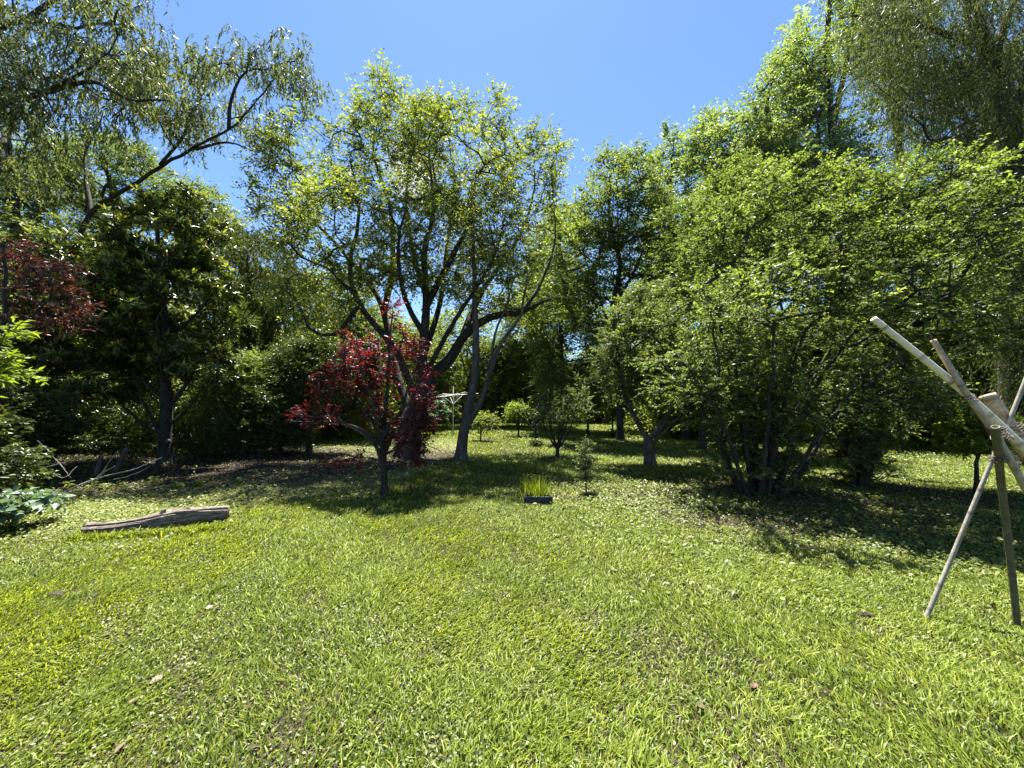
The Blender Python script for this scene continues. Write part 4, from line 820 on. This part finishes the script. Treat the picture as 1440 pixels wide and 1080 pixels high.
def tie(parent, c, axis, r, turns=3, seed=0):
    rr = np.random.default_rng(seed); axis = nrm(np.asarray(axis, float)); u = nrm(np.cross(axis, [.1, .2, 1])); v = np.cross(axis, u)
    a = np.linspace(0, 2 * np.pi * turns, 18 * turns); pts = np.asarray(c) + (u * np.cos(a)[:, None] + v * np.sin(a)[:, None]) * r + axis * (a / a[-1] - .5)[:, None] * .02 * turns + rr.normal(0, .001, (len(a), 3))
    tb = Tubes(); tb.add(pts, np.full(len(a), .0035), 6); tb.add(np.stack([pts[-1], pts[-1] + np.array([.02, -.02, .02]), pts[-1] + np.array([.01, -.03, .05])]), [.002, .002, .001], 5)
    tb.obj('wire_tie', M['wire'], parent, parent.location)
def bamboo():
    f1 = G(1298, 870); f2 = G(1431, 879)
    t = thing('bamboo_frame', (f1 + f2) / 2, 'leaning frame of crossed bamboo poles tied with wire at the right edge', 'bamboo frame')
    pole(t, PL((1228, 448, 3.14), (1330, 530, 3.08), (1400, 592, 3.04), (1470, 660, 2.99), (1640, 830, 2.86)), .023, .03, 'bam_pale', .3, seed=1, label='cream sunlit bamboo pole reaching furthest up and left')
    q = P(1700, 985, 2.75)
    pole(t, PL((1312, 478, 3.1), (1360, 555, 3.0), (1400, 612, 2.96), (1450, 700, 2.9), (1560, 900, 2.8)), .019, .028, 'bam_tan', .33, seed=2)
    pole(t, PL((1388, 555, 3.25), (1440, 630, 3.15), (1530, 745, 3.0), (1600, 840, 2.95)), .05, .054, 'bam_tan', .16, seed=3, label='short thick tan bamboo pole with split cut end')
    pole(t, np.vstack([f1 - Z * .03, PL((1340, 780, 3.18), (1392, 655, 3.16), (1424, 580, 3.14), (1452, 510, 3.12), (1490, 420, 3.1))]), .016, .013, 'bam_grey', .2, seed=4, label='thin grey bamboo leg leaning up to the right')
    pole(t, np.vstack([f2 - Z * .03, PL((1420, 780, 3.07), (1408, 680, 3.02), (1400, 600, 2.87))]), .021, .024, 'bam_green', .26, seed=5, label='upright olive-brown bamboo leg')
    for i, (px, py, Y, ax, r) in enumerate([(1402, 606, 2.92, (.3, .1, -1), .05), (1405, 645, 2.97, (.1, .1, -1), .05), (1424, 602, 3.18, (.5, 0, -1), .062), (1364, 560, 3.0, (.5, 0, -1), .029), (1408, 615, 3.0, (1, 0, -.8), .05)]):
        tie(t, P(px, py, Y), ax, r, seed=i)
    tb = Tubes(); a = P(1312, 480, 3.1); tb.add([a, P(1308, 470, 3.1), P(1306, 466, 3.1)], [.006, .004, .001], 5); tb.obj('splinter', M['wire'], t, t.location)
bamboo()

# ================================================================== rotary clothes line, tub, posts, sticks, pots
def clothes_line():
    b = G(637, 614); Y = b[1]; t = thing('clothes_line', b, 'pale rotary clothes line on a thin post beyond the central tree', 'clothes line')
    h = P(636, 556, Y)[2]; tb = Tubes(); tb.add([b - Z * .1, b + Z * h * .5, b + Z * (h + .45)], [.03, .028, .022], 10); tb.obj('post', M['metal'], t, b)
    ends = []
    for k in range(4):
        a = .55 + k * np.pi / 2; e = b + np.array([math.cos(a) * 1.5, math.sin(a) * 1.5, h + .12 - .3 * (k == 2)]); ends.append(e)
        tb = Tubes(); tb.add([b + Z * h, (b + Z * h + e) / 2, e], [.022, .02, .018], 8); tb.obj('arm', M['metal'], t, b)
        tb = Tubes(); tb.add([b + Z * (h - .5), b + Z * (h - .22) + (e - b - Z * h) * .2, b + Z * h + (e - b - Z * h) * .42], [.012, .012, .012], 6); tb.obj('brace', M['metal'], t, b)
    tb = Tubes(); c = b + Z * h
    for f in (.45, .7, .98):
        for k in range(4):
            p, q = c + (ends[k] - c) * f, c + (ends[(k + 1) % 4] - c) * f; tb.add([p, (p + q) / 2 - Z * .04, q], [.005] * 3, 4)
    o = tb.obj('cord', M['metal'], t, b)
clothes_line()
def tub():
    b = G(689, 606); t = thing('tub', b, 'black round tub tipped on its side with a pale tube frame on the far lawn', 'tub')
    tb = Tubes(); ax = np.array([-.35, -.8, .2]); ax = ax / np.linalg.norm(ax); c = b + Z * .36
    prof = [(.0, .16), (.02, .26), (.18, .33), (.34, .36), (.36, .38), (.35, .34), (.18, .30), (.04, .22), (.035, .02)]
    tb.add([c + ax * (p - .18) for p, _ in prof], [r for _, r in prof], 24)
    # rebuild rings with a fixed axis so the profile can fold back inside
    u = nrm(np.cross(ax, Z)); v = np.cross(ax, u); a = np.linspace(0, 6.2832, 24, endpoint=False)
    V = np.vstack([c + ax * (p - .18) + (u * np.cos(a)[:, None] + v * np.sin(a)[:, None]) * r for p, r in prof]); i = np.arange(len(V)).reshape(len(prof), 24); j = np.roll(i, -1, 1)
    make_mesh('bowl', V, [np.stack([i[:-1], j[:-1], j[1:], i[1:]], -1).reshape(-1, 4)], [M['black']], t, smooth=True, origin=b)
    tb = Tubes(); s = c + ax * .18
    tb.add([s + u * .35 - Z * .05, s + u * .2 + ax * .15 - Z * .3, s + ax * .2 - Z * .33, s - u * .3 + ax * .1 - Z * .2, s - u * .38 + Z * .1], [.014] * 5, 8); tb.obj('frame', M['metal'], t, b)
tub()
def post(px, py, h, lean, label):
    b = G(px, py); t = thing('old_post', b, label, 'post')
    tb = Tubes(); n = 12; f = np.linspace(0, 1, n)[:, None]; tb.add(b - Z * .05 + f * np.array([lean, .05, h]), .055 * (1 - .12 * f[:, 0]), 10, .08); tb.obj('shaft', M['post'], t, b)
    tb = Tubes(); q = b + np.array([lean, .05, h - .06]); tb.add([q, q + np.array([lean * .1, 0, .05])], [.042, .012], 6); tb.obj('broken_top', M['post'], t, b)
post(160, 664, .62, .22, 'grey old post leaning right in the shade behind the brush sticks')
post(134, 668, .5, .06, 'short dark old post, left one of the two in the shade')
def stick(pts, r, label):
    c = catmull(np.array(pts), .08); r_ = np.random.default_rng(int(abs(c.sum()) * 100)); c[1:-1] += r_.normal(0, .006, (len(c) - 2, 3))
    tb = Tubes(); tb.add(c, np.linspace(r, r * .35, len(c)), 7, .06)
    t = tb.obj('dead_branch', M['stick'], None, c[0])
    tag(t, label, 'branch')
stick([P(62, 706, 6.9), P(100, 688, 7), P(138, 672, 7.2), P(185, 661, 7.6), P(228, 643, 8)], .018, 'longest bleached dead branch rising right out of the weeds at the left')
stick([P(53, 620, 8), P(78, 645, 7.8), P(100, 672, 7.6)], .012, 'thin straight dead stick slanting down to the right at the far left')
stick([P(30, 668, 7.4), P(62, 658, 7.5), P(96, 649, 7.6)], .014, 'pale dead stick lying almost level at the far left')
stick([P(130, 678, 7.2), P(145, 662, 7.3), P(164, 635, 7.5)], .010, 'short upright forked dead twig in front of the old posts')
stick([P(133, 676, 7.2), P(150, 661, 7.2), P(162, 655, 7.25)], .012, 'curved short dead branch at the foot of the upright twig')
stick([P(160, 674, 7.2), P(185, 668, 7.3), P(212, 655, 7.6)], .008, 'fine dead twig lying just below the longest dead branch')
stick([G(105, 704), G(150, 697) + Z * .03, G(215, 688) + Z * .05, G(285, 676) + Z * .02], .010, 'dark thin fallen branch lying along the front of the weedy bed')
stick([P(75, 665, 7.4), P(90, 672, 7.3), P(108, 656, 7.5)], .009, 'small crooked dead twig between the level stick and the old posts')
def pot():
    b = G(1368, 693) ; b[1] -= .12; t = thing('stake_block', b, 'brown wooden block stuck in the ground beside the citrus stem', 'block')
    tb = Tubes(); tb.add([b - Z * .05, b + Z * .1, b + Z * .24], [.06, .058, .055], 4); tb.obj('block_body', M['terracotta'], t, b, smooth=False)
    tb = Tubes(); tb.add([b + Z * .23 + np.array([.02, 0, 0]), b + Z * .27 + np.array([.025, 0, 0])], [.03, .02], 6); tb.obj('split_top', M['terracotta'], t, b)
pot()
# twine across the small tree behind the plum
tb = Tubes(); c = [P(408, 592, 11.5), P(432, 593, 11.6), P(458, 592, 11.7), P(480, 590, 11.8)]; tb.add(c, [.006] * 4, 5); tag(tb.obj('garden_wire', M['metal'], None, c[0]), 'pale horizontal wire stretched low behind the red plum', 'wire')

# --- single dead leaves and clods on the lawn
def fallen_leaf(px, py, s, col, label, up=.022):
    b = G(px, py) + Z * up; r = np.random.default_rng(int(px)); n, k = 7, 5
    u = np.linspace(0, 1, n); v = np.linspace(-1, 1, k); U, Vv = np.meshgrid(u, v, indexing='ij'); wd = np.sin(np.pi * U ** .8) * .3
    X = (U - .5) * s; Yy = Vv * wd * s; Zz = s * (.25 * (U - .5) ** 2 * 2 + .3 * np.abs(Vv) ** 1.5 * wd + .04 * np.sin(U * 9 + Vv * 3))
    a = r.uniform(0, 6.28); V = np.stack([X * math.cos(a) - Yy * math.sin(a), X * math.sin(a) + Yy * math.cos(a), Zz], -1).reshape(-1, 3)
    V[:, 2] += V[:, 0] * r.uniform(-.3, .3) + V[:, 1] * r.uniform(-.3, .3)
    i = np.arange(n * k).reshape(n, k); Q = np.stack([i[:-1, :-1], i[1:, :-1], i[1:, 1:], i[:-1, 1:]], -1).reshape(-1, 4)
    o = make_mesh('fallen_leaf', V, [Q], [M[col]], None, {'tone': np.full(len(V), r.uniform(.5, 1))}, smooth=True); o.location = b
    md = o.modifiers.new('thick', 'SOLIDIFY'); md.thickness = .0012
    tag(o, label, 'leaf', 'single leaves on the lawn')
for q in [(150, 894, .06, 'litter', 'curled brown leaf on the lawn near the left edge, higher of two'), (219, 961, .07, 'litter', 'larger curled brown leaf on the lawn at lower left'),
          (188, 990, .05, 'litter', 'faded brown leaf just below the larger curled one'), (1061, 972, .07, 'rust', 'small reddish leaf on the lawn at lower right'), (295, 857, .06, 'rust', 'tiny orange-red leaf on the lawn left of centre'),
          (200, 843, .06, 'straw', 'pale yellow leaf on the lawn below the log'), (617, 890, .05, 'rust', 'tiny dark red leaf on the lawn left of the middle'), (1285, 968, .05, 'blue', 'silvery pale leaf on the lawn at lower right'),
          (985, 1000, .07, 'litter', 'thin brown leaf on the worn strip of lawn'), (255, 828, .06, 'blue', 'whitish leaf on the grass just below the log')]:
    fallen_leaf(*q)
def clod(px, py, s, label):
    b = G(px, py); n, k = 9, 16; th = np.linspace(.02, np.pi * .62, n); ph = np.linspace(0, 2 * np.pi, k, endpoint=False); A, B = np.meshgrid(th, ph, indexing='ij')
    d = np.stack([np.sin(A) * np.cos(B), np.sin(A) * np.sin(B), np.cos(A)], -1); r = s * (1 + .3 * noise3(d * 3, int(px), 1.5)); V = (d * r[..., None] * [1.2, .9, .6]).reshape(-1, 3)
    i = np.arange(n * k).reshape(n, k); j = np.roll(i, -1, 1)
    o = make_mesh('soil_clod', V, [np.stack([i[:-1], i[1:], j[1:], j[:-1]], -1).reshape(-1, 4)], [M['soil']], None); o.location = b + Z * .01; tag(o, label, 'clod')
clod(1218, 869, .055, 'dark crumbly soil clod in the grass left of the thin bamboo leg')
clod(80, 836, .05, 'dark soil clod in the grass near the left edge below the log')
clod(1195, 898, .028, 'small dark soil crumb in front of the larger clod')
print('LEAVES', NLEAF[0])
